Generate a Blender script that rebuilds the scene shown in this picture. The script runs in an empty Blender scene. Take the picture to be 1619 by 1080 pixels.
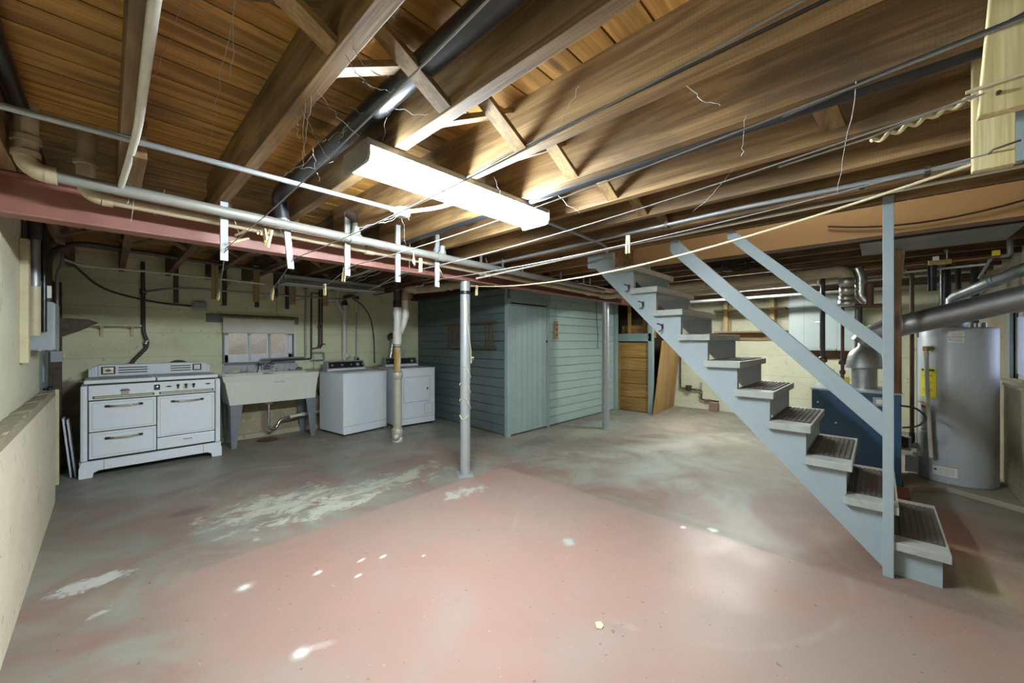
import bpy, bmesh, math, random
from mathutils import Vector, Matrix
random.seed(7)
PI = math.pi
SC = bpy.context.scene
COL = SC.collection

# ------------------------------------------------------------------ camera, world, exposure
H = 1.38
cam_d = bpy.data.cameras.new('camera')
cam = bpy.data.objects.new('camera', cam_d)
COL.objects.link(cam)
cam_d.sensor_width = 36.0
cam_d.lens = 36.0 * 608.24 / 1619.0
cam_d.clip_start = 0.02
cam_d.clip_end = 200
cam.location = (0, 0, H)
cam.rotation_euler = (PI / 2, 0, math.radians(43.565 - 90))
SC.camera = cam
SC.view_settings.view_transform = 'Standard'
SC.view_settings.look = 'None'
SC.view_settings.gamma = 1.0
SC.view_settings.use_curve_mapping = False
SC.view_settings.exposure = 3.37
W = bpy.data.worlds.new('world')
SC.world = W
W.use_nodes = True
W.node_tree.nodes['Background'].inputs[0].default_value = (0.72, 0.80, 1.0, 1)
W.node_tree.nodes['Background'].inputs[1].default_value = 0.28
LIGHT_MAIN = 4.5          # lens underside; the prismatic sides throw more light sideways
LIGHT_SIDE = 31.0
LIGHT_TUBE = 27.0
up = bpy.data.lights.new('hall_lamp', 'POINT')      # the lamp of the hall upstairs, shining down the stairwell
up.energy = 2.2
up.color = (1.0, .93, .84)
up.shadow_soft_size = .12
upo = bpy.data.objects.new('hall_lamp', up)
upo.location = (3.55, .35, 3.25)
COL.objects.link(upo)

# ------------------------------------------------------------------ node helpers
MATS = {}

class NT:
    def __init__(self, name):
        self.m = bpy.data.materials.new(name)
        self.m.use_nodes = True
        self.t = self.m.node_tree
        self.b = self.t.nodes['Principled BSDF']
        MATS[name] = self.m

    def n(self, typ, **kw):
        nd = self.t.nodes.new(typ)
        for k, v in kw.items():
            setattr(nd, k, v)
        return nd

    def put(self, sock, v):
        if v is None:
            return
        if isinstance(v, bpy.types.NodeSocket):
            self.t.links.new(v, sock)
        elif isinstance(v, (tuple, list)) and len(v) == 3 and sock.type == 'RGBA':
            sock.default_value = (*v, 1)
        else:
            sock.default_value = v

    def math(self, op, a, b=None, c=None, clamp=False):
        nd = self.n('ShaderNodeMath', operation=op, use_clamp=clamp)
        self.put(nd.inputs[0], a)
        if b is not None: self.put(nd.inputs[1], b)
        if c is not None: self.put(nd.inputs[2], c)
        return nd.outputs[0]

    def mix(self, fac, a, b, mode='MIX'):
        nd = self.n('ShaderNodeMix', data_type='RGBA', blend_type=mode)
        self.put(nd.inputs[0], fac)
        self.put(nd.inputs[6], a)
        self.put(nd.inputs[7], b)
        return nd.outputs[2]

    def pos(self):
        return self.n('ShaderNodeNewGeometry').outputs['Position']

    def scale(self, vec, s):
        nd = self.n('ShaderNodeVectorMath', operation='MULTIPLY')
        self.put(nd.inputs[0], vec)
        nd.inputs[1].default_value = s if isinstance(s, (tuple, list)) else (s, s, s)
        return nd.outputs[0]

    def add(self, vec, o):
        nd = self.n('ShaderNodeVectorMath', operation='ADD')
        self.put(nd.inputs[0], vec)
        self.put(nd.inputs[1], o)
        return nd.outputs[0]

    def noise(self, vec, s=1.0, det=4, rough=.55, dist=0.0):
        nd = self.n('ShaderNodeTexNoise')
        self.put(nd.inputs['Vector'], vec)
        nd.inputs['Scale'].default_value = s
        nd.inputs['Detail'].default_value = det
        nd.inputs['Roughness'].default_value = rough
        nd.inputs['Distortion'].default_value = dist
        return nd.outputs['Fac']

    def ramp(self, fac, lo, hi, a=0.0, b=1.0, smooth=True):
        nd = self.n('ShaderNodeMapRange')
        if smooth: nd.interpolation_type = 'SMOOTHSTEP'
        self.put(nd.inputs[0], fac)
        for i, v in ((1, lo), (2, hi), (3, a), (4, b)): nd.inputs[i].default_value = v
        return nd.outputs[0]

    def rnd(self):
        return self.n('ShaderNodeObjectInfo').outputs['Random']

    def hsv(self, col, h=.5, s=1., v=1.):
        nd = self.n('ShaderNodeHueSaturation')
        self.put(nd.inputs['Hue'], h); self.put(nd.inputs['Saturation'], s); self.put(nd.inputs['Value'], v)
        self.put(nd.inputs['Color'], col)
        return nd.outputs[0]

    def bump(self, h, strength=.3, dist=.01):
        nd = self.n('ShaderNodeBump')
        nd.inputs['Strength'].default_value = strength
        nd.inputs['Distance'].default_value = dist
        self.put(nd.inputs['Height'], h)
        self.put(self.b.inputs['Normal'], nd.outputs[0])

    def out(self, col=None, rough=None, metal=None, spec=None):
        self.put(self.b.inputs['Base Color'], col)
        self.put(self.b.inputs['Roughness'], rough)
        self.put(self.b.inputs['Metallic'], metal)
        if spec is not None: self.b.inputs['Specular IOR Level'].default_value = spec
        return self.m


def wood(name, c0, c1, axis='y', vary=.25, rough=.7, soot=0.0, sc=1.0, knots=True, saw=0.0):
    t = NT(name)
    p = t.pos()
    r = t.rnd()
    off = t.n('ShaderNodeCombineXYZ')
    ro = t.math('MULTIPLY', r, 37.0)
    for i in range(3): t.put(off.inputs[i], ro)
    p2 = t.add(p, off.outputs[0])
    k = {'x': (1.2, 16, 16), 'y': (16, 1.2, 16), 'z': (16, 16, 1.2)}[axis]
    k2 = {'x': (3, 120, 120), 'y': (120, 3, 120), 'z': (120, 120, 3)}[axis]
    a = t.noise(t.scale(p2, tuple(v * sc for v in k)), 1.0, 3, .6, .9)
    b = t.noise(t.scale(p2, tuple(v * sc for v in k2)), 1.0, 2, .6)
    g = t.ramp(a, .34, .66)
    col = t.mix(g, c0, c1)
    col = t.mix(t.ramp(b, .35, .7, 0, .35), col, tuple(v * .45 for v in c0))
    if knots:
        v = t.n('ShaderNodeTexVoronoi')
        kk = {'x': (1.3, 5, 5), 'y': (5, 1.3, 5), 'z': (5, 5, 1.3)}[axis]
        t.put(v.inputs['Vector'], t.scale(p2, kk)); v.inputs['Scale'].default_value = 1.0
        col = t.mix(t.ramp(v.outputs['Distance'], .05, .14, .8, 0), col, tuple(x * .22 for x in c0))
    if saw > 0:
        # saw-mill marks across the grain
        wv = t.n('ShaderNodeTexWave', wave_type='BANDS', bands_direction={'x': 'X', 'y': 'Y', 'z': 'Z'}[axis])
        t.put(wv.inputs['Vector'], p2)
        wv.inputs['Scale'].default_value = 28; wv.inputs['Distortion'].default_value = .6
        col = t.mix(t.math('MULTIPLY', wv.outputs['Fac'], saw), col, tuple(x * .5 for x in c0))
    if soot > 0:
        s = t.noise(t.scale(p, (1.3, 1.3, 1.3)), 1.0, 4, .6, .5)
        col = t.mix(t.ramp(s, .46, .68, 0, soot), col, (.022, .02, .02))
    val = t.math('MULTIPLY_ADD', r, 2 * vary, 1 - vary)
    col = t.hsv(col, .5, 1.0, val)
    t.bump(t.math('ADD', a, b), .15, .004)
    return t.out(col, rough)


def paint(name, c, rough=.55, dirt=.25, dcol=(.12, .10, .07), vary=0.0, bump=.08, sc=3.0, chips=0.0, chipcol=(.3, .27, .2), metal=0.0):
    t = NT(name)
    p = t.pos()
    a = t.noise(t.scale(p, sc), 1.0, 6, .65, .3)
    b = t.noise(t.scale(p, sc * 14), 1.0, 3, .6)
    col = t.mix(t.ramp(a, .42, .78, 0, dirt), c, dcol)
    col = t.mix(t.ramp(b, .3, .8, 0, .12), col, tuple(v * .6 for v in c))
    if chips > 0:
        cn = t.noise(t.scale(p, sc * 5), 1.0, 5, .7)
        col = t.mix(t.ramp(cn, 1 - chips, 1 - chips + .03), col, chipcol)
    if vary > 0:
        col = t.hsv(col, .5, 1.0, t.math('MULTIPLY_ADD', t.rnd(), 2 * vary, 1 - vary))
    if bump: t.bump(b, bump, .004)
    return t.out(col, rough, metal)


def metal(name, c, rough=.4, met=1.0, dirt=.2, dcol=(.1, .07, .04), sc=6):
    t = NT(name)
    p = t.pos()
    a = t.noise(t.scale(p, sc), 1.0, 5, .6)
    col = t.mix(t.ramp(a, .42, .75, 0, dirt), c, dcol)
    return t.out(col, t.ramp(a, .2, .8, rough - .08, rough + .15), met)


def emit(name, c, s):
    t = NT(name)
    t.b.inputs['Emission Color'].default_value = (*c, 1)
    t.b.inputs['Emission Strength'].default_value = s
    return t.out((.8, .8, .8), .4)


wood('joist_wood', (.150, .082, .030), (.320, .195, .080), 'y', .16, .7, .45, saw=.12)
wood('bridging_wood', (.165, .095, .034), (.320, .200, .082), 'x', .2)
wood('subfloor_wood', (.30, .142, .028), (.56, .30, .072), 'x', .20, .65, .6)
wood('shaded_joist_wood', (.10, .055, .025), (.20, .12, .055), 'y', .2, .8, .6)  # darker copy of the joist wood, shade of the far bays put into the colour
wood('shaded_plank_wood', (.09, .05, .02), (.17, .10, .04), 'x', .2, .8, .6)  # subfloor planks beyond the stairwell, darkened in the colour for the shade there
wood('new_lumber', (.56, .46, .22), (.70, .60, .34), 'z', .05, .6, knots=False)
wood('slat_wood', (.20, .15, .06), (.33, .25, .11), 'z', .1, .7)
wood('shelf_wood', (.24, .15, .06), (.36, .24, .11), 'y', .1, .7)
wood('upright_wood', (.45, .34, .16), (.58, .46, .24), 'z', .08, .7, knots=False)
wood('bin_wood', (.26, .135, .030), (.42, .24, .065), 'y', .12, .5)
wood('plywood', (.32, .17, .05), (.46, .27, .09), 'z', .05, .45, knots=False, sc=.6)
wood('dark_wood', (.05, .03, .02), (.09, .055, .035), 'y', .1, .6)
wood('rack_wood', (.12, .065, .03), (.22, .12, .05), 'y', .1, .6)
wood('sign_wood', (.32, .17, .05), (.45, .27, .10), 'z', .05, .5)
wood('brown_board', (.16, .08, .035), (.24, .13, .06), 'z', .05, .6)
wood('pin_wood', (.55, .43, .22), (.66, .54, .32), 'z', .1, .6, knots=False)
paint('stair_paint', (.285, .342, .368), .5, .16, (.16, .17, .15), 0, .05, 2.5, .24, (.2, .17, .12))
paint('tread_paint', (.33, .36, .34), .55, .45, (.17, .15, .11), 0, .1, 6)
paint('tread_mat', (.075, .070, .060), .75, .6, (.11, .10, .08), 0, .1, 9)
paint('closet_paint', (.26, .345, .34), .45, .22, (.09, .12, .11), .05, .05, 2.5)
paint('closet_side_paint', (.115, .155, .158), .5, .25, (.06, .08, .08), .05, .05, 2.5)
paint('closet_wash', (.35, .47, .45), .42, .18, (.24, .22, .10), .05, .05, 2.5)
paint('steel_red', (.27, .108, .084), .5, .4, (.06, .022, .018), 0, .05, 4)
paint('post_silver', (.36, .385, .40), .38, .25, (.25, .24, .22), 0, .03, 5, metal=.35)
paint('pipe_silver', (.26, .26, .24), .4, .35, (.27, .22, .14), 0, .04, 6, metal=.3)
paint('pipe_tan', (.42, .34, .23), .55, .4, (.2, .14, .08), 0, .05, 6)
paint('conduit_grey', (.33, .35, .37), .4, .2, (.2, .18, .15), 0, 0, 5, metal=.45)
paint('conduit_white', (.58, .56, .49), .5, .35, (.3, .24, .16), 0, .03, 8)
paint('white_slat', (.38, .405, .41), .5, .12, (.35, .32, .25), 0, .03, 6)
paint('pvc_white', (.68, .67, .62), .35, .2, (.4, .32, .2), 0, 0, 5)
paint('black_iron', (.016, .017, .020), .32, .3, (.05, .05, .05), 0, .02, 6)
paint('dark_iron', (.05, .04, .035), .5, .4, (.10, .06, .035), 0, .04, 9)
paint('rust_pipe', (.12, .055, .035), .6, .4, (.06, .035, .025), 0, .05, 9)
paint('black_plastic', (.012, .012, .013), .4, .1)
paint('enamel', (.76, .80, .85), .22, .07, (.45, .42, .35), 0, 0, 3)
paint('enamel_line', (.012, .012, .012), .4, 0, bump=0)
paint('stove_top_dust', (.55, .565, .575), .55, .4, (.3, .28, .24), 0, .04, 7)
paint('cream_trim', (.62, .58, .34), .35, .1, bump=0)
paint('sink_body', (.62, .635, .57), .45, .12, (.42, .38, .28), 0, .03, 3)
paint('sink_leg', (.165, .19, .215), .45, .35, (.10, .09, .08), 0, .04, 6, .27, (.4, .4, .38))
paint('appliance_white', (.74, .78, .83), .25, .05, (.45, .42, .36), 0, 0, 3)
paint('appliance_panel', (.022, .020, .018), .3, .1, bump=0)
paint('appliance_grey', (.30, .30, .30), .4, .2, bump=0)
paint('panel_grey', (.30, .335, .355), .4, .12, (.2, .19, .16), 0, .02, 5)
paint('heater_grey', (.52, .56, .61), .38, .2, (.2, .19, .17), 0, 0, 2)
paint('boiler_blue', (.030, .085, .175), .32, .12, (.02, .05, .09), 0, .02, 3)
paint('boiler_lip', (.42, .46, .47), .4, .3, bump=0)
paint('label_white', (.72, .73, .70), .5, .1, bump=0)
paint('label_yellow', (.80, .74, .02), .45, .05, bump=0)
paint('label_orange', (.65, .20, .05), .5, 0, bump=0)
paint('label_red', (.6, .06, .03), .5, 0, bump=0)
paint('print_grey', (.30, .31, .31), .6, 0, bump=0)
paint('print_black', (.02, .02, .02), .6, 0, bump=0)
paint('valve_yellow', (.75, .58, .02), .4, .1, bump=0)
paint('tan_drywall', (.47, .335, .180), .7, .12, (.32, .20, .11), 0, .03, 1.2)
paint('cabinet_paint', (.40, .47, .47), .4, .12, (.35, .36, .3), 0, .02, 3)
paint('window_white', (.66, .68, .72), .4, .15, (.4, .38, .34), 0, .02, 6)
paint('shade_cloth', (.60, .58, .50), .8, .25, (.42, .38, .30), 0, .04, 3)
paint('lintel_grey', (.17, .18, .19), .6, .4, (.10, .09, .08), 0, .05, 8)
paint('door_blue', (.30, .37, .385), .5, .3, (.2, .19, .15), 0, .04, 5)
paint('yellow_trim', (.56, .50, .32), .6, .35, (.18, .13, .07), 0, .1, 7, .33, (.16, .11, .07))
paint('rope', (.60, .52, .34), .9, .2, bump=.2, sc=30)
paint('wire_line', (.26, .26, .25), .6, .3, (.14, .13, .12), 0, 0, 10)
paint('dark_cable', (.016, .016, .018), .5, .2, bump=0)
paint('cobweb_silk', (.42, .42, .40), .95, .2, bump=0)
paint('brick_red', (.24, .15, .12), .8, .4, (.16, .07, .05), 0, .1, 9)
paint('pad_red', (.20, .055, .030), .7, .5, (.12, .06, .04), 0, .1, 6)
paint('pad_concrete', (.33, .30, .235), .8, .4, (.17, .14, .10), 0, .15, 6)
paint('cement', (.46, .46, .47), .9, .4, (.28, .26, .24), 0, .4, 14)
paint('copper', (.30, .16, .08), .4, .4, (.12, .08, .05), 0, 0, 8, metal=.8)
metal('galvanised', (.40, .41, .42), .44, .8, .45, (.16, .15, .14), 5)
metal('chrome', (.60, .60, .61), .2, 1.0, .1)
metal('chrome_dull', (.33, .33, .34), .35, 1.0, .25)
metal('foil', (.55, .54, .50), .3, .85, .4, (.28, .25, .2), 20)
metal('sheet_metal', (.30, .31, .32), .45, .7, .25, (.18, .17, .16), 4)
metal('brass', (.42, .30, .12), .35, 1.0, .4, (.12, .08, .04), 10)
metal('rusty_white_iron', (.47, .45, .38), .42, .3, .4, (.20, .12, .05), 7)
emit('diffuser', (.86, .985, 1.04), LIGHT_MAIN)
emit('diffuser_side', (.86, .985, 1.04), LIGHT_SIDE)
emit('tube_glow', (.95, 1.0, .95), LIGHT_TUBE)

# rusty collar on the soil stack
t = NT('stack_iron')
p = t.pos()
sx = t.n('ShaderNodeSeparateXYZ'); t.put(sx.inputs[0], p)
nz = t.noise(t.scale(p, (9, 9, 3)), 1, 5, .6)
col = t.mix(t.ramp(nz, .4, .7, 0, .5), (.50, .47, .35), (.24, .19, .11))
band = t.math('MULTIPLY', t.ramp(sx.outputs[2], .93, .98), t.ramp(sx.outputs[2], 1.22, 1.30, 1, 0))
col = t.mix(t.math('MULTIPLY', band, t.ramp(nz, .36, .6)), col, (.40, .22, .04))
t.out(col, .45, .15)

# leaves seen through the window
t = NT('leaf_litter')
p = t.pos()
v = t.n('ShaderNodeTexVoronoi'); t.put(v.inputs['Vector'], t.scale(p, (11, 11, 11)))
col = t.mix(v.outputs['Distance'], (.09, .07, .04), (.36, .29, .19))
col = t.mix(t.noise(t.scale(p, 30), 1, 4, .7), col, (.17, .135, .09))
t.out(col, .95)

# glass
t = NT('window_glass')
t.b.inputs['Transmission Weight'].default_value = 1.0
t.b.inputs['IOR'].default_value = 1.02
t.out((.95, .97, 1.0), .02)
t = NT('frosted_glass')
t.b.inputs['Transmission Weight'].default_value = 1.0
t.b.inputs['IOR'].default_value = 1.05
t.out((.88, .92, 1.0), .35)


# ------------------------------------------------------------------ wall and floor shaders
def wall_mat(name, c_paint, c_low=None, low_z=.98, course=.0, peel=.10, stain=.35, pits=.5):
    t = NT(name)
    p = t.pos()
    s = t.n('ShaderNodeSeparateXYZ'); t.put(s.inputs[0], p)
    a = t.noise(t.scale(p, (1.2, 1.2, 2.2)), 1, 6, .62, .4)
    b = t.noise(t.scale(p, (22, 22, 22)), 1, 4, .6)
    col = t.mix(t.ramp(a, .40, .75, 0, stain), c_paint, tuple(v * f for v, f in zip(c_paint, (.62, .56, .46))))
    a2 = t.noise(t.add(t.scale(p, (.8, .8, .8)), (5, 9, 2)), 1, 4, .6, .3)
    col = t.mix(t.ramp(a2, .48, .75, 0, .35), col, tuple(v * f for v, f in zip(c_paint, (.86, 1.02, .98))))
    if course > 0:
        zz = t.math('ADD', s.outputs[2], t.math('MULTIPLY', a, .02))
        fr = t.math('PINGPONG', zz, course / 2)
        col = t.mix(t.ramp(fr, .0, .012, .30, 0), col, tuple(v * .45 for v in c_paint))
    pk = t.noise(t.scale(p, (26, 26, 18)), 1, 3, .55)
    pk2 = t.noise(t.add(t.scale(p, (9, 9, 6)), (1, 5, 3)), 1, 6, .7)
    col = t.mix(t.ramp(pk, .66, .70, 0, pits), col, (.13, .10, .06))
    col = t.mix(t.ramp(pk2, .64, .70, 0, pits * .8), col, tuple(v * .38 for v in c_paint))
    pl = t.noise(t.add(t.scale(p, (3.2, 3.2, 3.2)), (3, 7, 1)), 1, 6, .7)
    col = t.mix(t.ramp(pl, 1 - peel - .28, 1 - peel - .25, 0, .7), col, (.42, .38, .28))
    if c_low:
        edge = t.math('ADD', s.outputs[2], t.math('MULTIPLY', t.math('SUBTRACT', pl, .5), .18))
        low = t.mix(t.ramp(a, .35, .7), c_low, tuple(v * .55 for v in c_low))
        low = t.mix(t.ramp(pk, .60, .68, 0, .6), low, tuple(min(1, v * 1.7) for v in c_low))
        col = t.mix(t.ramp(edge, low_z - .02, low_z + .02, 1, 0), col, low)
    hgt = t.math('ADD', b, t.math('MULTIPLY', a, 2.0))
    t.bump(hgt, .5, .012)
    return t.out(col, .75)


wall_mat('wall_yellow_green', (.68, .68, .47), (.36, .30, .20), .95, .30, .10, .45)
wall_mat('wall_cream', (.60, .57, .42), None, 1, 0, .10, .30)
wall_mat('wall_low_cream', (.62, .54, .41), None, 1, 0, .12, .35, .75)
wall_mat('wall_pale', (.58, .58, .43), None, 1, .38, .10, .22)
wall_mat('ledge_dirt', (.27, .235, .16), None, 1, 0, .12, .8, .8)
wall_mat('wall_rough', (.42, .37, .26), None, 1, 0, .16, .7, .8)

t = NT('painted_floor')
p = t.pos()
s = t.n('ShaderNodeSeparateXYZ'); t.put(s.inputs[0], p)
X, Y = s.outputs[0], s.outputs[1]
n1 = t.noise(t.scale(p, (.8, .8, 1)), 1, 5, .52, .8)
n2 = t.noise(t.add(t.scale(p, (1.6, 1.6, 1)), (11, 4, 0)), 1, 5, .55, 1.2)
n3 = t.noise(t.scale(p, (7, 7, 1)), 1, 5, .58, .5)
n4 = t.noise(t.add(t.scale(p, (.55, .55, 1)), (2, 8, 0)), 1, 4, .6, .4)
n5 = t.noise(t.scale(p, (45, 45, 1)), 1, 3, .6)
wob = t.math('MULTIPLY', t.math('SUBTRACT', n3, .5), .05)
xe = t.math('ADD', X, wob); ye = t.math('ADD', Y, wob)
grey = t.mix(t.ramp(n1, .35, .65), (.255, .236, .192), (.175, .163, .138))
n6 = t.noise(t.scale(p, (4, 6, 1)), 1, 10, .78, .4)
n7 = t.noise(t.add(t.scale(p, (28, 28, 1)), (4, 1, 0)), 1, 3, .5)
grey = t.mix(t.ramp(n4, .42, .62, 0, .55), grey, (.285, .300, .260))
redz = t.mix(t.ramp(n2, .36, .64, 0, .8), grey, (.225, .120, .098))
nearred = t.math('MULTIPLY', t.ramp(X, 3.0, 5.2, 1, .25), t.ramp(Y, 2.0, 5.8, 1, .35))
outer = t.mix(nearred, grey, redz)
# worn-through dusty patches and pale residue beyond the painted square
pale = t.math('MULTIPLY', t.ramp(n3, .45, .75), t.ramp(n4, .45, .70))
outer = t.mix(t.math('MULTIPLY', pale, .6), outer, (.47, .46, .38))
pink = t.mix(t.ramp(n1, .32, .68), (.305, .180, .147), (.280, .200, .170))
pink = t.mix(t.ramp(n2, .48, .72, 0, .55), pink, (.268, .212, .183))
pink = t.mix(t.ramp(n6, .48, .75, 0, .20), pink, (.21, .155, .128))
pink = t.mix(t.ramp(n3, .60, .72, 0, .35), pink, (.21, .175, .15))
pm = t.math('MULTIPLY', t.ramp(xe, 2.96, 3.02, 1, 0), t.ramp(ye, 2.96, 3.02, 1, 0))
lx = t.math('ADD', X, t.math('MULTIPLY', t.math('SUBTRACT', n1, .5), 1.6))
pm = t.math('MULTIPLY', pm, t.ramp(lx, .05, .42))
col = t.mix(pm, outer, pink)
# darker seam along the edges of the painted square
seam = t.math('MULTIPLY', t.ramp(t.math('ABSOLUTE', t.math('SUBTRACT', xe, 3.06)), .0, .10, .45, 0), t.ramp(Y, 2.9, 3.1, 1, 0))
col = t.mix(seam, col, (.20, .12, .09))


def spot(cx, cy, rx, ry, c, k=1.0, rag=.9, ang=0.0, core=.35):
    global col
    dx = t.math('SUBTRACT', X, cx); dy = t.math('SUBTRACT', Y, cy)
    ca, sa = math.cos(ang), math.sin(ang)
    u = t.math('ADD', t.math('MULTIPLY', dx, ca / rx), t.math('MULTIPLY', dy, sa / rx))
    w = t.math('ADD', t.math('MULTIPLY', dx, -sa / ry), t.math('MULTIPLY', dy, ca / ry))
    d = t.math('SQRT', t.math('ADD', t.math('MULTIPLY', u, u), t.math('MULTIPLY', w, w)))
    d = t.math('ADD', d, t.math('MULTIPLY', t.math('SUBTRACT', n3, .5), rag * 3))
    col = t.mix(t.ramp(d, core, 1.0, k, 0), col, c)


WHT = (.60, .60, .58)
spot(.526, 2.578, .075, .060, WHT, .25, .5)
spot(.526, 2.578, .040, .034, WHT, .9, .4)
spot(.588, 1.852, .060, .055, WHT, .3, .4)
spot(.588, 1.852, .034, .034, WHT, .9, .4)
spot(.67, 1.83, .12, .028, WHT, .22, .5, -.35)
n3s = n3
n3 = n6
spot(-.03, 3.27, .13, .10, (.48, .49, .46), .8, 2.6)
spot(-.02, 2.86, .06, .04, (.46, .46, .42), .7, 2.0)
spot(1.00, 3.65, .45, .36, (.48, .49, .40), .75, 2.2)
spot(1.35, 3.35, .30, .20, (.48, .49, .40), .7, 2.4)
spot(2.30, 2.75, .20, .11, (.46, .46, .41), .7, 2.4)
spot(1.9, 3.5, .7, .22, (.44, .44, .36), .6, 2.6)
n3 = n2
spot(.42, 4.05, .26, .15, (.13, .085, .075), .8, 1.0)
n3 = n3s
spot(2.95, 1.05, .035, .03, WHT, .95, .5)
spot(3.05, .87, .05, .04, WHT, .9, .8)
spot(2.20, 1.55, .075, .05, (.36, .42, .36), .8, .6, .5)
spot(1.10, 2.36, .040, .018, WHT, .9, .5, .2)
spot(1.22, 2.30, .038, .015, WHT, .9, .5, .2)
spot(.86, 2.42, .040, .020, WHT, .8, .6, .3)
spot(1.02, 2.22, .030, .016, WHT, .9, .4, .2)
spot(1.40, 2.12, .022, .012, WHT, .8, .4, .2)
n3 = n2
spot(3.30, -.80, .8, .38, (.36, .125, .075), .85, .5, 0, 0)
spot(4.2, -.35, 1.0, .40, (.33, .155, .105), .8, .4, 0, 0)
spot(3.6, .15, .9, .6, (.28, .135, .095), .6, .5, 0, 0)
spot(3.5, -.42, .5, .15, (.30, .28, .15), .6, .6, 0, 0)
spot(5.9, 3.35, .9, .35, (.28, .34, .29), .8, .5, 0, 0)
spot(6.6, 2.4, 1.8, .8, (.47, .385, .315), .8, .35, 0, -.2)
spot(5.2, 2.0, 1.6, .45, (.50, .48, .42), .8, .4, -.35, -.1)
spot(4.9, 3.2, .7, .3, (.36, .32, .22), .6, .4, 0, 0)
spot(3.35, 1.0, .28, 1.3, (.25, .17, .14), .5, .6)
spot(4.1, 3.45, .35, .16, (.10, .10, .09), .6, 2.2)
spot(4.1, 1.8, 1.2, .8, (.40, .43, .385), .8, .4, 0, -.2)
n3 = n3s
# faint scuff arcs
dd = t.math('SQRT', t.math('ADD', t.math('POWER', t.math('SUBTRACT', X, 2.75), 2.0), t.math('POWER', t.math('SUBTRACT', Y, 1.15), 2.0)))
arc = t.ramp(t.math('ABSOLUTE', t.math('SUBTRACT', t.math('ADD', dd, t.math('MULTIPLY', wob, .3)), 1.05)), .0, .035, .35, 0)
col = t.mix(t.math('MULTIPLY', t.math('MULTIPLY', arc, pm), t.ramp(n2, .45, .6)), col, (.36, .30, .24))
col = t.mix(t.ramp(n7, .69, .73, 0, .7), col, (.09, .08, .065))
spk = t.ramp(n5, .70, .74, 0, .5)
col = t.mix(spk, col, (.62, .60, .55))
rgh = t.math('ADD', t.ramp(n2, .35, .7, .36, .52), t.math('MULTIPLY', t.math('SUBTRACT', 1.0, pm), .10))
t.bump(t.math('ADD', n3, t.math('MULTIPLY', n1, 3.0)), .10, .01)
t.out(col, rgh, 0, .45)

# ------------------------------------------------------------------ geometry helpers
OFF = {}


def V(*a): return Vector(a)


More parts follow.
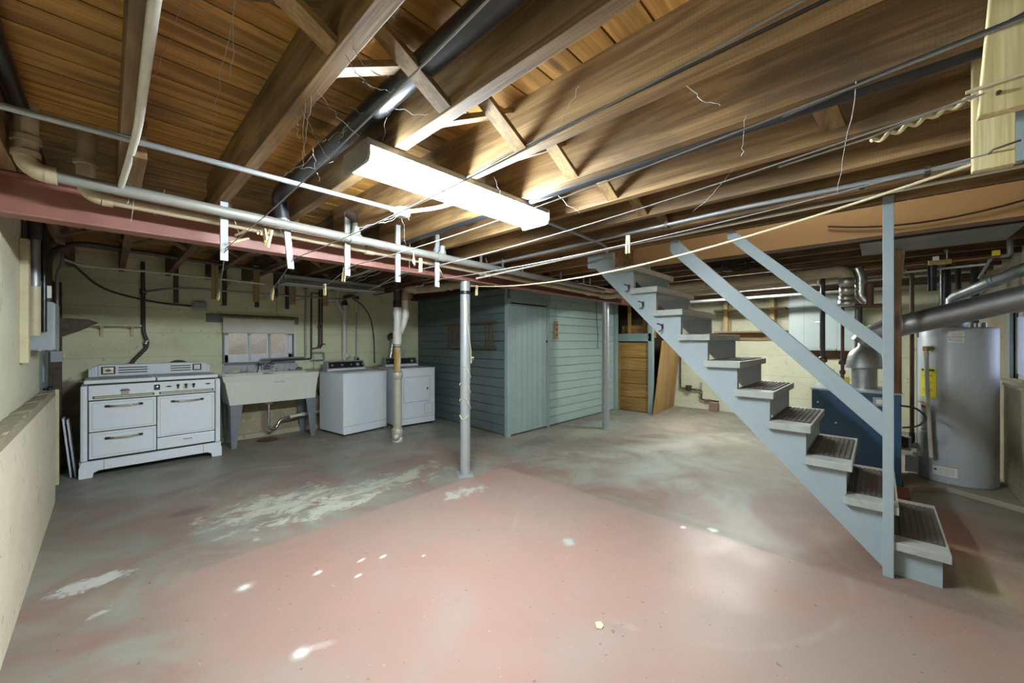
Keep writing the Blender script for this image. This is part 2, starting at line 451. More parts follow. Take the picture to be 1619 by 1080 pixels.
class MB:
    """collects shapes in world coordinates (or in the coordinates of its thing)"""

    def __init__(self):
        self.v = []; self.f = []; self.s = []

    def add(self, vs, fs, smooth=False):
        b = len(self.v)
        self.v += [Vector(x) for x in vs]
        for f in fs:
            self.f.append([i + b for i in f]); self.s.append(smooth)
        return self

    def box(self, a, b):
        x0, y0, z0 = (min(a[i], b[i]) for i in range(3))
        x1, y1, z1 = (max(a[i], b[i]) for i in range(3))
        return self.hexa([(x0, y0, z0), (x1, y0, z0), (x1, y1, z0), (x0, y1, z0)], [(x0, y0, z1), (x1, y0, z1), (x1, y1, z1), (x0, y1, z1)])

    def hexa(self, lo, hi):
        return self.add(list(lo) + list(hi), [(3, 2, 1, 0), (4, 5, 6, 7), (0, 1, 5, 4), (1, 2, 6, 5), (2, 3, 7, 6), (3, 0, 4, 7)])

    def bar(self, p, q, w, h, up=(0, 0, 1)):
        """square bar from p to q, w wide (sideways), h high (towards up)"""
        p, q, up = Vector(p), Vector(q), Vector(up)
        d = (q - p).normalized()
        s = d.cross(up).normalized(); u = s.cross(d).normalized()
        c = [(-w / 2, -h / 2), (w / 2, -h / 2), (w / 2, h / 2), (-w / 2, h / 2)]
        return self.hexa([p + s * a + u * b for a, b in c], [q + s * a + u * b for a, b in c])

    def prism(self, poly, axis, a, b):
        """polygon given in the two other axes (order xyz without axis), extruded a..b"""
        n = len(poly)
        def mk(pt, w):
            l = list(pt); l.insert('xyz'.index(axis), w); return l
        vs = [mk(q, a) for q in poly] + [mk(q, b) for q in poly]
        fs = [list(range(n))[::-1], list(range(n, 2 * n))] + [(i, (i + 1) % n, n + (i + 1) % n, n + i) for i in range(n)]
        return self.add(vs, fs)

    def cyl(self, p, q, r, r2=None, n=14, caps=True):
        return self.tube([p, q], [r, r if r2 is None else r2], n, caps)

    def tube(self, path, r, n=10, caps=True):
        path = [Vector(x) for x in path]
        m = len(path)
        rr = r if isinstance(r, (list, tuple)) else [r] * m
        vs = []; ref = None
        for i, pt in enumerate(path):
            d = (path[min(i + 1, m - 1)] - path[max(i - 1, 0)])
            d = d.normalized() if d.length > 1e-9 else V(0, 0, 1)
            if ref is None:
                ref = V(0, 0, 1) if abs(d.z) < .9 else V(1, 0, 0)
            s = d.cross(ref).normalized(); u = s.cross(d).normalized(); ref = u
            for k in range(n):
                a = 2 * PI * k / n
                vs.append(pt + (s * math.cos(a) + u * math.sin(a)) * rr[i])
        fs = []
        for i in range(m - 1):
            for k in range(n):
                k2 = (k + 1) % n
                fs.append((i * n + k, i * n + k2, (i + 1) * n + k2, (i + 1) * n + k))
        self.add(vs, fs, True)
        if caps:
            self.add(vs[:n], [list(range(n))[::-1]]); self.add(vs[-n:], [list(range(n))])
        return self

    def lathe(self, prof, c=(0, 0, 0), n=24, axis='z'):
        """profile of (radius, height) turned about a vertical (or x / y) axis through c"""
        vs = []; fs = []; m = len(prof); c = Vector(c)
        for r, h in prof:
            for k in range(n):
                a = 2 * PI * k / n
                q = (r * math.cos(a), r * math.sin(a), h)
                if axis == 'y': q = (q[0], q[2], q[1])
                if axis == 'x': q = (q[2], q[0], q[1])
                vs.append(c + Vector(q))
        for i in range(m - 1):
            for k in range(n):
                k2 = (k + 1) % n
                fs.append((i * n + k, i * n + k2, (i + 1) * n + k2, (i + 1) * n + k))
        return self.add(vs, fs, True)

    def build(self, name, mat, parent=None, local=False, bevel=0.0, seg=2, loc=None):
        me = bpy.data.meshes.new(name)
        o = bpy.data.objects.new(name, me)
        COL.objects.link(o)
        if parent is not None:
            off = OFF[parent.name] if not local else V(0, 0, 0)
            OFF[o.name] = OFF[parent.name]
            o.parent = parent
        else:
            if loc is None:
                xs = [v.x for v in self.v]; ys = [v.y for v in self.v]; zs = [v.z for v in self.v]
                loc = ((min(xs) + max(xs)) / 2, (min(ys) + max(ys)) / 2, min(zs))
            off = Vector(loc); o.location = off; OFF[o.name] = off
        me.from_pydata([v - off for v in self.v], [], self.f)
        me.polygons.foreach_set('use_smooth', self.s)
        bm = bmesh.new(); bm.from_mesh(me)
        bmesh.ops.recalc_face_normals(bm, faces=bm.faces)
        if bevel > 0:
            bm.normal_update()
            es = [e for e in bm.edges if len(e.link_faces) == 2 and e.calc_face_angle(0) > .6]
            bmesh.ops.bevel(bm, geom=es, offset=bevel, segments=seg, affect='EDGES', profile=.6, clamp_overlap=True)
        bm.to_mesh(me); bm.free()
        me.materials.append(MATS[mat])
        return o


def tag(o, label=None, cat=None, group=None, kind=None):
    if label: o['label'] = label
    if cat: o['category'] = cat
    if group: o['group'] = group
    if kind: o['kind'] = kind
    return o


def thing(name, loc, label, cat, rz=0.0, group=None):
    o = bpy.data.objects.new(name, None)
    COL.objects.link(o)
    o.location = loc; o.rotation_euler = (0, 0, rz); o.empty_display_size = .1
    OFF[o.name] = Vector(loc)
    return tag(o, label, cat, group)


def bx(name, mat, a, b, parent=None, bevel=0.0, local=False):
    return MB().box(a, b).build(name, mat, parent, local, bevel)


def arc(c, r, a0, a1, u, w, n=6):
    """points of an arc about c in the plane of unit vectors u, w"""
    c, u, w = Vector(c), Vector(u), Vector(w)
    return [c + u * (r * math.cos(a0 + (a1 - a0) * i / n)) + w * (r * math.sin(a0 + (a1 - a0) * i / n)) for i in range(n + 1)]


def bend(pts, r=.05, n=5):
    """a polyline with its corners rounded"""
    pts = [Vector(p) for p in pts]
    out = [pts[0]]
    for i in range(1, len(pts) - 1):
        a, b, c = pts[i - 1], pts[i], pts[i + 1]
        d1 = (a - b); d2 = (c - b)
        rr = min(r, d1.length * .45, d2.length * .45)
        p, q = b + d1.normalized() * rr, b + d2.normalized() * rr
        for k in range(n + 1):
            f = k / n
            out.append(p * (1 - f) ** 2 + b * 2 * f * (1 - f) + q * f * f)
    out.append(pts[-1])
    return out


def sag(p, q, s, n=14):
    p, q = Vector(p), Vector(q)
    return [p.lerp(q, i / n) - V(0, 0, s * 4 * (i / n) * (1 - i / n)) for i in range(n + 1)]


def text(body, size, mat, parent, loc, rot, ext=.0006, local=True):
    cu = bpy.data.curves.new('lettering', 'FONT')
    cu.body = body; cu.size = size; cu.extrude = ext; cu.align_x = 'CENTER'; cu.align_y = 'CENTER'; cu.resolution_u = 2
    o = bpy.data.objects.new('lettering_curve', cu)
    COL.objects.link(o)
    dg = bpy.context.evaluated_depsgraph_get()
    me = bpy.data.meshes.new_from_object(o.evaluated_get(dg))
    bpy.data.objects.remove(o)
    m = bpy.data.objects.new('lettering', me)
    COL.objects.link(m)
    me.materials.clear(); me.materials.append(MATS[mat])
    m.parent = parent
    m.location = Vector(loc) - (V(0, 0, 0) if local else OFF[parent.name])
    m.rotation_euler = rot
    return m


def struct(o):
    o['kind'] = 'structure'
    return o


# ------------------------------------------------------------------ room dimensions
XL, XR, YF, YB = -.31, 8.4, -.86, 6.5
ZJ, ZS = 2.207, 2.44            # undersides of joists and of the subfloor
LEDGE = .97

# floor
struct(bx('floor', 'painted_floor', (-1.2, -1.6, -.12), (9.0, 7.2, 0)))

# wall_left: thick lower part with a rough ledge, thin upper part
m = MB()
m.prism([(XL, 0), (XL + .005, .5), (XL, LEDGE), (-.40, LEDGE - .03), (-.40, 2.5), (-.85, 2.5), (-.85, 0)], 'y', -1.5, 5.08)
struct(m.build('wall_left', 'wall_low_cream'))
# repaint the upper part: a second skin of cream plaster
wl = bpy.data.objects['wall_left']
m = MB().box((-.402, -1.5, LEDGE - .03), (-.394, 5.08, 2.5))
m.build('plaster', 'wall_cream', wl)
m = MB()
nn = 60
for i in range(nn):
    y0, y1 = -1.5 + 6.58 * i / nn, -1.5 + 6.58 * (i + 1) / nn
    h0 = LEDGE + .001 + .004 * math.sin(i * 1.9) * math.sin(i * .7)
    m.hexa([(-.394, y0, LEDGE - .05), (XL + .004, y0, LEDGE - .05), (XL + .004, y1, LEDGE - .05), (-.394, y1, LEDGE - .05)],
           [(-.394, y0, h0 - .015), (XL + .002, y0, h0), (XL + .002, y1, h0), (-.394, y1, h0 - .015)])
m.build('ledge', 'ledge_dirt', wl)
# wall above and beside the door
m = MB().box((-.85, 5.08, 2.02), (-.42, 6.9, 2.5)).box((-.85, 6.25, 0), (-.36, 6.9, 2.02)).box((-.85, 5.08, 0), (-.50, 6.25, 2.02))
m.build('door_surround', 'wall_rough', wl)

# door_1 in the left wall
d1 = MB().box((-.46, 5.14, .02), (-.42, 6.18, 2.0)).build('door_1', 'door_blue')
struct(d1)
for z0, z1 in ((.15, .80), (1.0, 1.85)):
    for y0, y1 in ((5.24, 5.62), (5.70, 6.08)):
        bx('door_panel', 'door_blue', (-.425, y0, z0), (-.412, y1, z1), d1, .006)
MB().lathe([(.0, .065), (.022, .062), (.032, .045), (.026, .03), (.01, .022), (.01, 0)], (-.42, 5.70, .93), 14, 'x').build('door_knob', 'black_plastic', d1)
bx('door_jamb', 'yellow_trim', (-.42, 5.085, 0), (-.31, 5.135, .96), d1, .004)
bx('door_jamb', 'dark_wood', (-.42, 6.19, 0), (-.33, 6.25, 2.0), d1, .004)
bx('door_stop', 'yellow_trim', (-.345, 5.30, .10), (-.30, 5.36, .95), d1, .004)

# wall_back with a window opening
WX0, WX1, WZ0, WZ1 = 1.11, 1.97, 1.07, 1.62
m = MB()
for a, b in (((-.9, 0), (WX0, 2.5)), ((WX1, 0), (9, 2.5)), ((WX0, 0), (WX1, WZ0)), ((WX0, WZ1), (WX1, 2.5))):
    m.box((a[0], YB, a[1]), (b[0], YB + .30, b[1]))
struct(m.build('wall_back', 'wall_yellow_green'))
wb = bpy.data.objects['wall_back']
bx('footing', 'wall_rough', (-.3, YB - .05, 0), (4.1, YB, .07), wb, .01)

# wall_right
struct(bx('wall_right', 'wall_pale', (XR, -1.6, 0), (XR + .3, 7.0, 2.5)))
# wall_front, thick lower part and window opening in the upper part
FX0, FX1, FZ0, FZ1 = 5.42, 6.10, 1.02, 1.66
m = MB()
m.box((-.9, YF - .45, 0), (9, YF, LEDGE))
for a, b in (((-.9, LEDGE), (FX0, 2.5)), ((FX1, LEDGE), (9, 2.5)), ((FX0, LEDGE), (FX1, FZ0)), ((FX0, FZ1), (FX1, 2.5))):
    m.box((a[0], YF - .45, a[1]), (b[0], YF - .10, b[1]))
struct(m.build('wall_front', 'wall_rough'))
wf = bpy.data.objects['wall_front']
bx('window_ledge', 'yellow_trim', (5.2, YF - .12, LEDGE), (6.4, YF + .01, LEDGE + .03), wf, .005)

# window_1 (back wall): frame, three panes, mullions, sill
w1 = thing('window_1', (1.54, YB + .06, WZ0), None, None)
struct(w1)
yf = YB + .07
MB().box((WX0, yf, WZ0 + .015), (WX0 + .055, yf + .05, WZ1)).box((WX1 - .055, yf, WZ0 + .015), (WX1, yf + .05, WZ1)) \
    .box((WX0, yf, WZ0 + .015), (WX1, yf + .05, WZ0 + .125)).box((WX0, yf, WZ1 - .06), (WX1, yf + .05, WZ1)).build('window_frame', 'window_white', w1, bevel=.003)
pw = (WX1 - WX0 - .11) / 3
for i in (1, 2):
    x = WX0 + .055 + pw * i
    bx('mullion', 'conduit_grey', (x - .014, yf - .006, WZ0 + .03), (x + .014, yf + .05, WZ1), w1, .003)
for i in range(3):
    x = WX0 + .055 + pw * i
    bx('pane', 'window_glass', (x + .012, yf + .022, WZ0 + .12), (x + pw - .012, yf + .026, WZ1 - .06), w1)
    MB().box((x + pw - .026, yf + .01, WZ0 + .12), (x + pw - .016, yf + .04, WZ1 - .06)).build('sash_bar', 'window_white', w1)
m = MB().box((WX0 - .015, YB - .015, WZ0 - .03), (WX1 + .02, YB + .07, WZ0 + .012))
m.build('window_sill', 'lintel_grey', w1, bevel=.005)
MB().box((WX1, YB - .012, WZ0 - .05), (WX1 + .035, YB + .05, 1.60)).build('plaster_edge', 'window_white', w1, bevel=.006)
MB().box((WX0 - .03, YB - .012, WZ0), (WX0 - .005, YB + .05, 1.5)).build('plaster_edge', 'lintel_grey', w1, bevel=.006)
# rough mortar bed under the window
m = MB()
for i in range(26):
    x = 1.08 + i * .036
    h = .05 + .07 * random.random()
    m.box((x, YB - .02 - .015 * random.random(), WZ0 - .035 - h), (x + .045, YB + .005, WZ0 - .02))
m.build('mortar_bed', 'cement', w1, bevel=.006)
tag(m and bpy.data.objects['mortar_bed'], 'rough grey mortar patch under the window sill')
# lintel and roller shade hang in front of the opening
lt = MB().box((.905, YB - .03, 1.640), (2.03, YB + .005, 1.755)).build('window_lintel', 'lintel_grey', bevel=.004)
tag(lt, 'dark grey steel lintel above the basement window behind the laundry sink', 'lintel')
rs = thing('roller_shade', (1.5, YB - .06, 1.49), 'half-drawn cream roller shade over the basement window', 'window shade')
MB().cyl((1.06, YB - .065, 1.715), (1.985, YB - .065, 1.715), .022).build('roller', 'slat_wood', rs)
bx('shade_cloth', 'shade_cloth', (1.075, YB - .09, 1.497), (1.955, YB - .086, 1.70), rs)
MB().cyl((1.075, YB - .088, 1.500), (1.955, YB - .088, 1.500), .008, n=8).build('hem_bar', 'shade_cloth', rs)
# bank of leaves outside
m = MB()
for i in range(14):
    for j in range(10):
        pass
vs = []; fs = []
for j in range(11):
    for i in range(25):
        x = -1.5 + i * .27; y = YB + .55 + j * .28
        vs.append((x, y, .95 + .17 * j + .07 * random.random()))
for j in range(10):
    for i in range(24):
        a = j * 25 + i
        fs.append((a, a + 1, a + 26, a + 25))
m.add(vs, fs)
tag(m.build('leaf_bank', 'leaf_litter'), 'bank of brown fallen leaves outside the window', 'ground', kind='stuff')

# window_2 (front wall), bright and narrow behind the water heater
w2 = thing('window_2', (5.76, YF - .2, FZ0), None, None)
struct(w2)
yw = YF - .17
MB().box((FX0, yw, FZ0), (FX0 + .05, yw + .05, FZ1)).box((FX1 - .05, yw, FZ0), (FX1, yw + .05, FZ1)).box((FX0, yw, FZ0), (FX1, yw + .05, FZ0 + .05)) \
    .box((FX0, yw, FZ1 - .05), (FX1, yw + .05, FZ1)).build('window_frame', 'window_white', w2, bevel=.003)
bx('pane', 'frosted_glass', (FX0 + .045, yw + .02, FZ0 + .045), (FX1 - .045, yw + .026, FZ1 - .045), w2)
bx('window_casing', 'door_blue', (FX1, YF - .115, FZ0), (FX1 + .12, YF - .075, FZ1 + .08), w2, .004)
bx('window_casing', 'yellow_trim', (FX0 - .10, YF - .115, FZ0), (FX0, YF - .075, FZ1 + .08), w2, .004)

# ceiling: slab, planks, joists, bridging
ceil = MB()
for a, b in (((-.9, -1.6), (3.22, 7)), ((4.14, -1.6), (9, 7)), ((3.22, 2.02), (4.14, 7))):
    ceil.box((a[0], a[1], 2.475), (b[0], b[1], 2.55))
ceil = struct(ceil.build('ceiling', 'dark_wood', loc=(0, 0, 2.475)))
y = -1.0
while y < YB:
    w = .132
    x1 = 3.22 if y < 2.0 else 8.4
    bx('plank', 'subfloor_wood', (-.45, y, ZS), (x1, y + w, ZS + .022), ceil)
    if y < 2.0: bx('plank', 'shaded_plank_wood', (4.14, y, ZS), (8.4, y + w, ZS + .022), ceil)
    y += w + .008
JX = [-.355, .035, .445, .84, 1.245, 1.64, 2.05, 2.45, 2.85]
for x in JX:
    bx('joist', 'joist_wood', (x, -1.2, ZJ), (x + .052, 3.16, ZS), ceil, .002)
bx('joist', 'joist_wood', (3.165, -1.2, ZJ), (3.215, 3.16, ZS), ceil, .002)
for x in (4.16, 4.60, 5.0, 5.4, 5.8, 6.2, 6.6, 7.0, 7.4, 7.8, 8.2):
    bx('joist', 'shaded_joist_wood', (x, -1.2, ZJ), (x + .052, 3.16, ZS), ceil, .002)
for x in (3.55, 3.9):
    bx('joist', 'joist_wood', (x, 2.08, ZJ), (x + .05, 3.16, ZS), ceil, .002)
bx('stair_header', 'joist_wood', (3.215, 2.02, ZJ), (4.16, 2.08, ZS), ceil, .002)
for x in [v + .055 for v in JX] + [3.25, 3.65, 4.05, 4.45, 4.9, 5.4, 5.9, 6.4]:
    bx('joist', 'shaded_joist_wood', (x, 3.0, ZJ), (x + .05, YB, ZS), ceil, .002)
BRX = JX[1:]
for i in range(len(BRX) - 1):
    xa, xb = BRX[i] + .05, BRX[i + 1]
    MB().bar((xa, 1.13, ZS - .03), (xb + .002, 1.13, ZJ + .015), .065, .020).build('bridging', 'bridging_wood', ceil)
    MB().bar((xa, 1.205, ZJ + .015), (xb, 1.205, ZS - .03), .065, .020).build('bridging', 'bridging_wood', ceil)
MB().bar((1.692, .18, ZS - .10), (2.05, .13, ZJ + .05), .075, .022).build('bridging', 'bridging_wood', ceil)
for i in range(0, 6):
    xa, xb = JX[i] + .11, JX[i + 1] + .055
    MB().bar((xa, 4.6, ZS - .03), (xb, 4.6, ZJ + .015), .065, .020).build('bridging', 'shaded_joist_wood', ceil)
    MB().bar((xa, 4.68, ZJ + .015), (xb, 4.68, ZS - .03), .065, .020).build('bridging', 'shaded_joist_wood', ceil)
# loose block nailed to the first joist
bx('nailing_block', 'joist_wood', (.062, 2.28, ZJ - .045), (.118, 2.72, ZJ + .12), ceil, .002)

# stairwell: tan plaster upper walls
sw = MB()
sw.box((4.14, -1.6, ZJ - .007), (4.158, 2.10, 3.5))
sw = struct(sw.build('wall_stairwell', 'tan_drywall'))
bx('end_plaster', 'tan_drywall', (3.2, 2.085, ZS + .035), (4.14, 2.11, 3.5), sw)
bx('end_plaster', 'tan_drywall', (3.2, -1.25, 2.5), (4.14, -1.22, 3.5), sw)
bx('near_plaster', 'tan_drywall', (3.19, -1.25, 2.56), (3.215, 2.11, 3.5), sw)
bx('cap', 'tan_drywall', (3.19, -1.25, 3.48), (4.158, 2.11, 3.52), sw)
bx('lower_trim', 'dark_wood', (4.128, -1.2, ZJ - .03), (4.165, 2.08, ZJ - .004), sw)

# steel beam
sb = thing('steel_beam', (4.0, 3.1, 2.0), 'dark red painted steel I-beam carrying the joists', 'beam')
bx('bottom_flange', 'steel_red', (-.45, 3.04, 2.0), (8.4, 3.16, 2.013), sb, .003)
bx('web', 'steel_red', (-.45, 3.094, 2.013), (8.4, 3.106, 2.190), sb)
bx('top_flange', 'steel_red', (-.45, 3.04, 2.190), (8.4, 3.16, 2.204), sb, .003)

# ------------------------------------------------------------------ closet of painted planks
cf = struct(MB().box((4.95, 3.90, 0), (7.12, 3.93, 2.2)).build('wall_closet_front', 'dark_wood'))
z = .015; rnd = random.Random(3)
hs = []
while z < 2.19:
    h = .137 if z < 2.0 else 2.2 - z
    hs.append((z, min(z + h, 2.2))); z += h
for z0, z1 in hs:
    bx('plank', 'closet_wash', (4.965, 3.872 + .003 * rnd.random(), z0 + .003), (7.1, 3.90, z1 - .003), cf, .003)
bx('corner_post', 'closet_paint', (3.945, 3.845, 0), (4.02, 3.90, 2.0), cf, .004)
bx('jamb', 'closet_paint', (4.885, 3.862, 0), (4.955, 3.90, 2.0), cf, .003)
bx('header_board', 'closet_paint', (3.95, 3.868, 1.955), (4.955, 3.90, 2.2), cf, .003)
bx('end_post', 'closet_paint', (7.04, 3.82, 0), (7.15, 3.93, 2.2), cf, .004)
bx('roof_board', 'dark_wood', (3.98, 3.93, 2.16), (7.12, 6.45, 2.19), cf)

d2 = struct(bx('door_2', 'dark_wood', (4.03, 3.885, .02), (4.88, 3.90, 1.94)))
n = 7
for i in range(n):
    w = .85 / n
    bx('plank', 'closet_paint', (4.03 + i * w + .002, 3.864 + .003 * rnd.random(), .02), (4.03 + (i + 1) * w - .002, 3.885, 1.935), d2, .003)
for z in (.28, 1.62):
    MB().box((4.035, 3.858, z), (4.17, 3.864, z + .035)).cyl((4.035, 3.857, z - .015), (4.035, 3.857, z + .05), .008, n=8).build('hinge', 'closet_paint', d2)
MB().tube(bend([(4.36, 3.864, 1.93), (4.36, 3.85, 1.86), (4.62, 3.85, 1.86), (4.62, 3.864, 1.93)], .02), .008, 8).build('wire_hanger_bracket', 'white_slat', d2)
MB().box((4.03, 3.852, 1.60), (4.09, 3.864, 1.63)).build('latch', 'white_slat', d2)
MB().box((4.86, 3.85, 1.36), (4.885, 3.866, 1.40)).build('catch', 'dark_iron', d2)

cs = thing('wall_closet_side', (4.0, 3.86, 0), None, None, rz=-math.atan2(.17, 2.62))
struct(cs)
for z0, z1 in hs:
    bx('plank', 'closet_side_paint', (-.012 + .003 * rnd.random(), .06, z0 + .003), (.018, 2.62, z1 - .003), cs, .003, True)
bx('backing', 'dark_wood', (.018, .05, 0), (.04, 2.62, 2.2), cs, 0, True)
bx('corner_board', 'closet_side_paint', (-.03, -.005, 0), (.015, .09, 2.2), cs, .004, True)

# plank bin beside the closet
cb = struct(bx('wall_closet_bin', 'dark_wood', (7.20, 3.13, 0), (7.22, 3.85, 1.37)))
zz = [.01, .28, .545, .81, 1.06, 1.365]
for a, b in zip(zz[:-1], zz[1:]):
    bx('plank', 'bin_wood', (7.165, 3.19, a + .005), (7.20, 3.82, b - .005), cb, .004)
bx('edge_strip', 'bin_wood', (7.150, 3.79, 0), (7.168, 3.83, 1.37), cb, .002)
bx('rail', 'closet_paint', (7.13, 3.12, 1.385), (7.20, 3.83, 1.535), cb, .004)
bx('post', 'closet_paint', (7.13, 3.10, 0), (7.21, 3.19, 2.0), cb, .004)
for y in (3.62, 3.30):
    bx('stud', 'bin_wood', (7.26, y, 1.40), (7.31, y + .05, 2.2), cb)
bx('inner_board', 'bin_wood', (7.32, 3.12, 1.45), (7.34, 3.83, 1.70), cb)
bx('inner_wall', 'dark_wood', (7.9, 3.2, 0), (7.95, 6.4, 2.2), cb)
MB().cyl((7.128, 3.18, 1.46), (7.12, 3.18, 1.46), .018, n=12).build('round_latch', 'chrome_dull', cb)

# ------------------------------------------------------------------ staircase
RUN, RISE, NT_ = .2036, .2045, 10
Y0, Z0 = -.293, .21           # nose of the lowest tread
st = thing('staircase', (3.6, .9, 0), 'open-riser wooden staircase painted pale blue grey with ribbed dark treads', 'staircase')
TH = .048


def nose(k): return Y0 + RUN * k, Z0 + RISE * k


def stringer(x0, x1):
    poly = []
    poly.append((-.262, 0.0))
    for k in range(NT_):
        y, z = nose(k)
        poly.append((y + .03, z - TH)); poly.append((y + .03 + RUN, z - TH))
    yk, zk = nose(NT_)
    poly.append((yk + .03, 2.20)); poly.append((yk + .30, 2.20)); poly.append((yk + .30, 2.09))
    poly.append((1.955, 2.075)); poly.append((-.005, .04)); poly.append((-.045, 0.0))
    return MB().prism(poly, 'x', x0, x1).build('stringer', 'stair_paint', st)


stringer(3.215, 3.255)
stringer(3.985, 4.025)
for k in range(NT_):
    y, z = nose(k)
    tr = MB().box((3.165, y, z - TH), (4.06, y + .248, z)).build('tread', 'tread_paint', st, bevel=.004)
    rub = MB().box((3.285, y + .012, z), (3.965, y + .235, z + .003))
    for j in range(8):
        yy = y + .020 + j * .0265
        rub.box((3.292, yy, z + .003), (3.958, yy + .014, z + .008))
    rub.build('tread_mat', 'tread_mat', tr)
# newel post, its height up to the trimmer joist
bx('newel_post', 'stair_paint', (3.150, -.068, 0), (3.214, -.020, 2.235), st, .003)
# two sloping hand rails
for (ya, za), (yb, zb), w in (((-.022, .88), (1.245, 2.195), .102), ((-.022, 1.345), (.82, 2.20), .070)):
    MB().hexa([(3.205, ya, za - w * .72), (3.24, ya, za - w * .72), (3.24, yb, zb - w * .72), (3.205, yb, zb - w * .72)],
              [(3.205, ya, za + w * .72), (3.24, ya, za + w * .72), (3.24, yb, zb + w * .72), (3.205, yb, zb + w * .72)]).build('handrail', 'stair_paint', st, bevel=.003)
for y, z in ((1.62, 1.86), (1.49, 1.70), (1.32, 1.50)):
    m = MB().tube([(3.213, y + .035, z + .03), (3.19, y + .02, z + .032), (3.19, y - .005, z + .02), (3.205, y - .01, z - .005), (3.19, y - .008, z - .03), (3.18, y + .012, z - .035)], .005, 6)
    m.box((3.208, y - .018, z - .012), (3.215, y, z + .028)).build('coat_hook', 'dark_iron', st)

# ------------------------------------------------------------------ steel posts
def post(x, y, r, label, zt=2.0):
    o = thing('support_post', (x, y, 0), label, 'post', group='steel posts under the beam')
    MB().cyl((x, y, .012), (x, y, zt), r, n=24).build('pipe', 'post_silver', o)
    MB().hexa([(x - .11, y - .03, 0), (x + .01, y - .12, 0), (x + .11, y + .03, 0), (x - .01, y + .12, 0)],
              [(x - .11, y - .03, .012), (x + .01, y - .12, .012), (x + .11, y + .03, .012), (x - .01, y + .12, .012)]).build('base_plate', 'post_silver', o)
    return o


p1 = post(2.555, 3.10, .052, 'silver steel post wrapped with a thin clothes rope')
MB().lathe([(.0535, 1.865), (.0545, 1.867), (.0545, 1.90), (.0535, 1.902)], (2.555, 3.10, 0), 24).build('strap', 'black_plastic', p1)
p2 = post(5.43, 3.12, .057, 'silver steel post standing near the plank closet')
# rope wound round the post
pts = []
for i in range(130):
    f = i / 129
    a = 2 * PI * 3.2 * f + 3.4
    zr = 1.10 - .52 * f + (.035 * math.sin(a * 2.0))
    if f > .82: zr = .60 + .02 * math.sin(a * 3)
    pts.append((2.555 + .058 * math.cos(a), 3.10 + .058 * math.sin(a), zr))
pr = [(2.523, 3.047, 1.86), (2.530, 3.040, 1.6), (2.58, 3.040, 1.3), (2.60, 3.055, 1.16)]
rp = MB().tube(pr + pts, .0042, 6).build('rope', 'rope')
tag(rp, 'thin cream rope wound round the steel post', 'rope')

# ------------------------------------------------------------------ ceiling light
lf = thing('fluorescent_fixture', (1.31, 1.6, 2.12), 'lit wraparound fluorescent ceiling light hung below the joists', 'ceiling light')
MB().prism([(1.535, 2.128), (1.54, 2.12), (1.67, 2.12), (1.675, 2.128)], 'x', .735, 1.90).build('lens_bottom', 'diffuser', lf)
for sg_ in (0, 1):
    fl = lambda y: y if sg_ == 0 else 3.21 - y
    MB().prism([(fl(1.492), 2.178), (fl(1.500), 2.150), (fl(1.538), 2.1215), (fl(1.545), 2.13), (fl(1.512), 2.155), (fl(1.502), 2.178)], 'x', .735, 1.90).build('lens_side', 'diffuser_side', lf)
for x0, x1 in ((.722, .735), (1.90, 1.908)):
    MB().prism([(1.49, 2.206), (1.488, 2.145), (1.500, 2.118), (1.515, 2.114), (1.695, 2.114), (1.71, 2.118), (1.722, 2.145), (1.72, 2.206)], 'x', x0, x1).build('end_cap', 'sheet_metal' if x0 < 1 else 'white_slat', lf)
bx('housing', 'sheet_metal', (.735, 1.492, 2.178), (1.90, 1.718, 2.2065), lf, .003)

# second, lit, strip behind the stairs, and the unlit one over the laundry
l2 = thing('strip_light', (6.27, 1.5, 2.12), 'lit fluorescent strip light behind the staircase', 'ceiling light')
bx('housing', 'white_slat', (6.22, .85, 2.165), (6.32, 2.10, 2.207), l2, .004)
for x in (6.245, 6.295):
    MB().cyl((x, .90, 2.145), (x, 2.06, 2.145), .014, n=10).build('tube', 'tube_glow', l2)
for y in (.88, 2.06):
    bx('socket', 'white_slat', (6.225, y, 2.128), (6.315, y + .02, 2.166), l2)
l3 = thing('strip_light', (2.0, 4.95, 2.1), 'unlit grey strip light over the washing machines', 'ceiling light')
MB().prism([(4.93, 2.06), (4.98, 2.115), (5.16, 2.115), (5.20, 2.06), (5.19, 2.055), (5.15, 2.10), (4.99, 2.10), (4.94, 2.055)], 'x', 1.40, 2.64).build('reflector', 'panel_grey', l3)
bx('housing', 'panel_grey', (1.42, 5.0, 2.115), (2.62, 5.14, 2.16), l3, .003)
for y in (5.03, 5.11):
    MB().cyl((1.44, y, 2.085), (2.60, y, 2.085), .013, n=8).build('tube', 'window_white', l3)
for x in (1.41, 2.62):
    bx('end_plate', 'panel_grey', (x, 4.935, 2.056), (x + .008, 5.195, 2.118), l3)
for x in (1.7, 2.4):
    MB().cyl((x, 5.07, 2.16), (x, 5.07, 2.21), .006, n=6).build('hanger', 'dark_iron', l3)

# ------------------------------------------------------------------ drain pipes above and in front of the beam
def rings(m, pts, r, n=16):
    for p, q in pts: m.cyl(p, q, r, n=n)
    return m


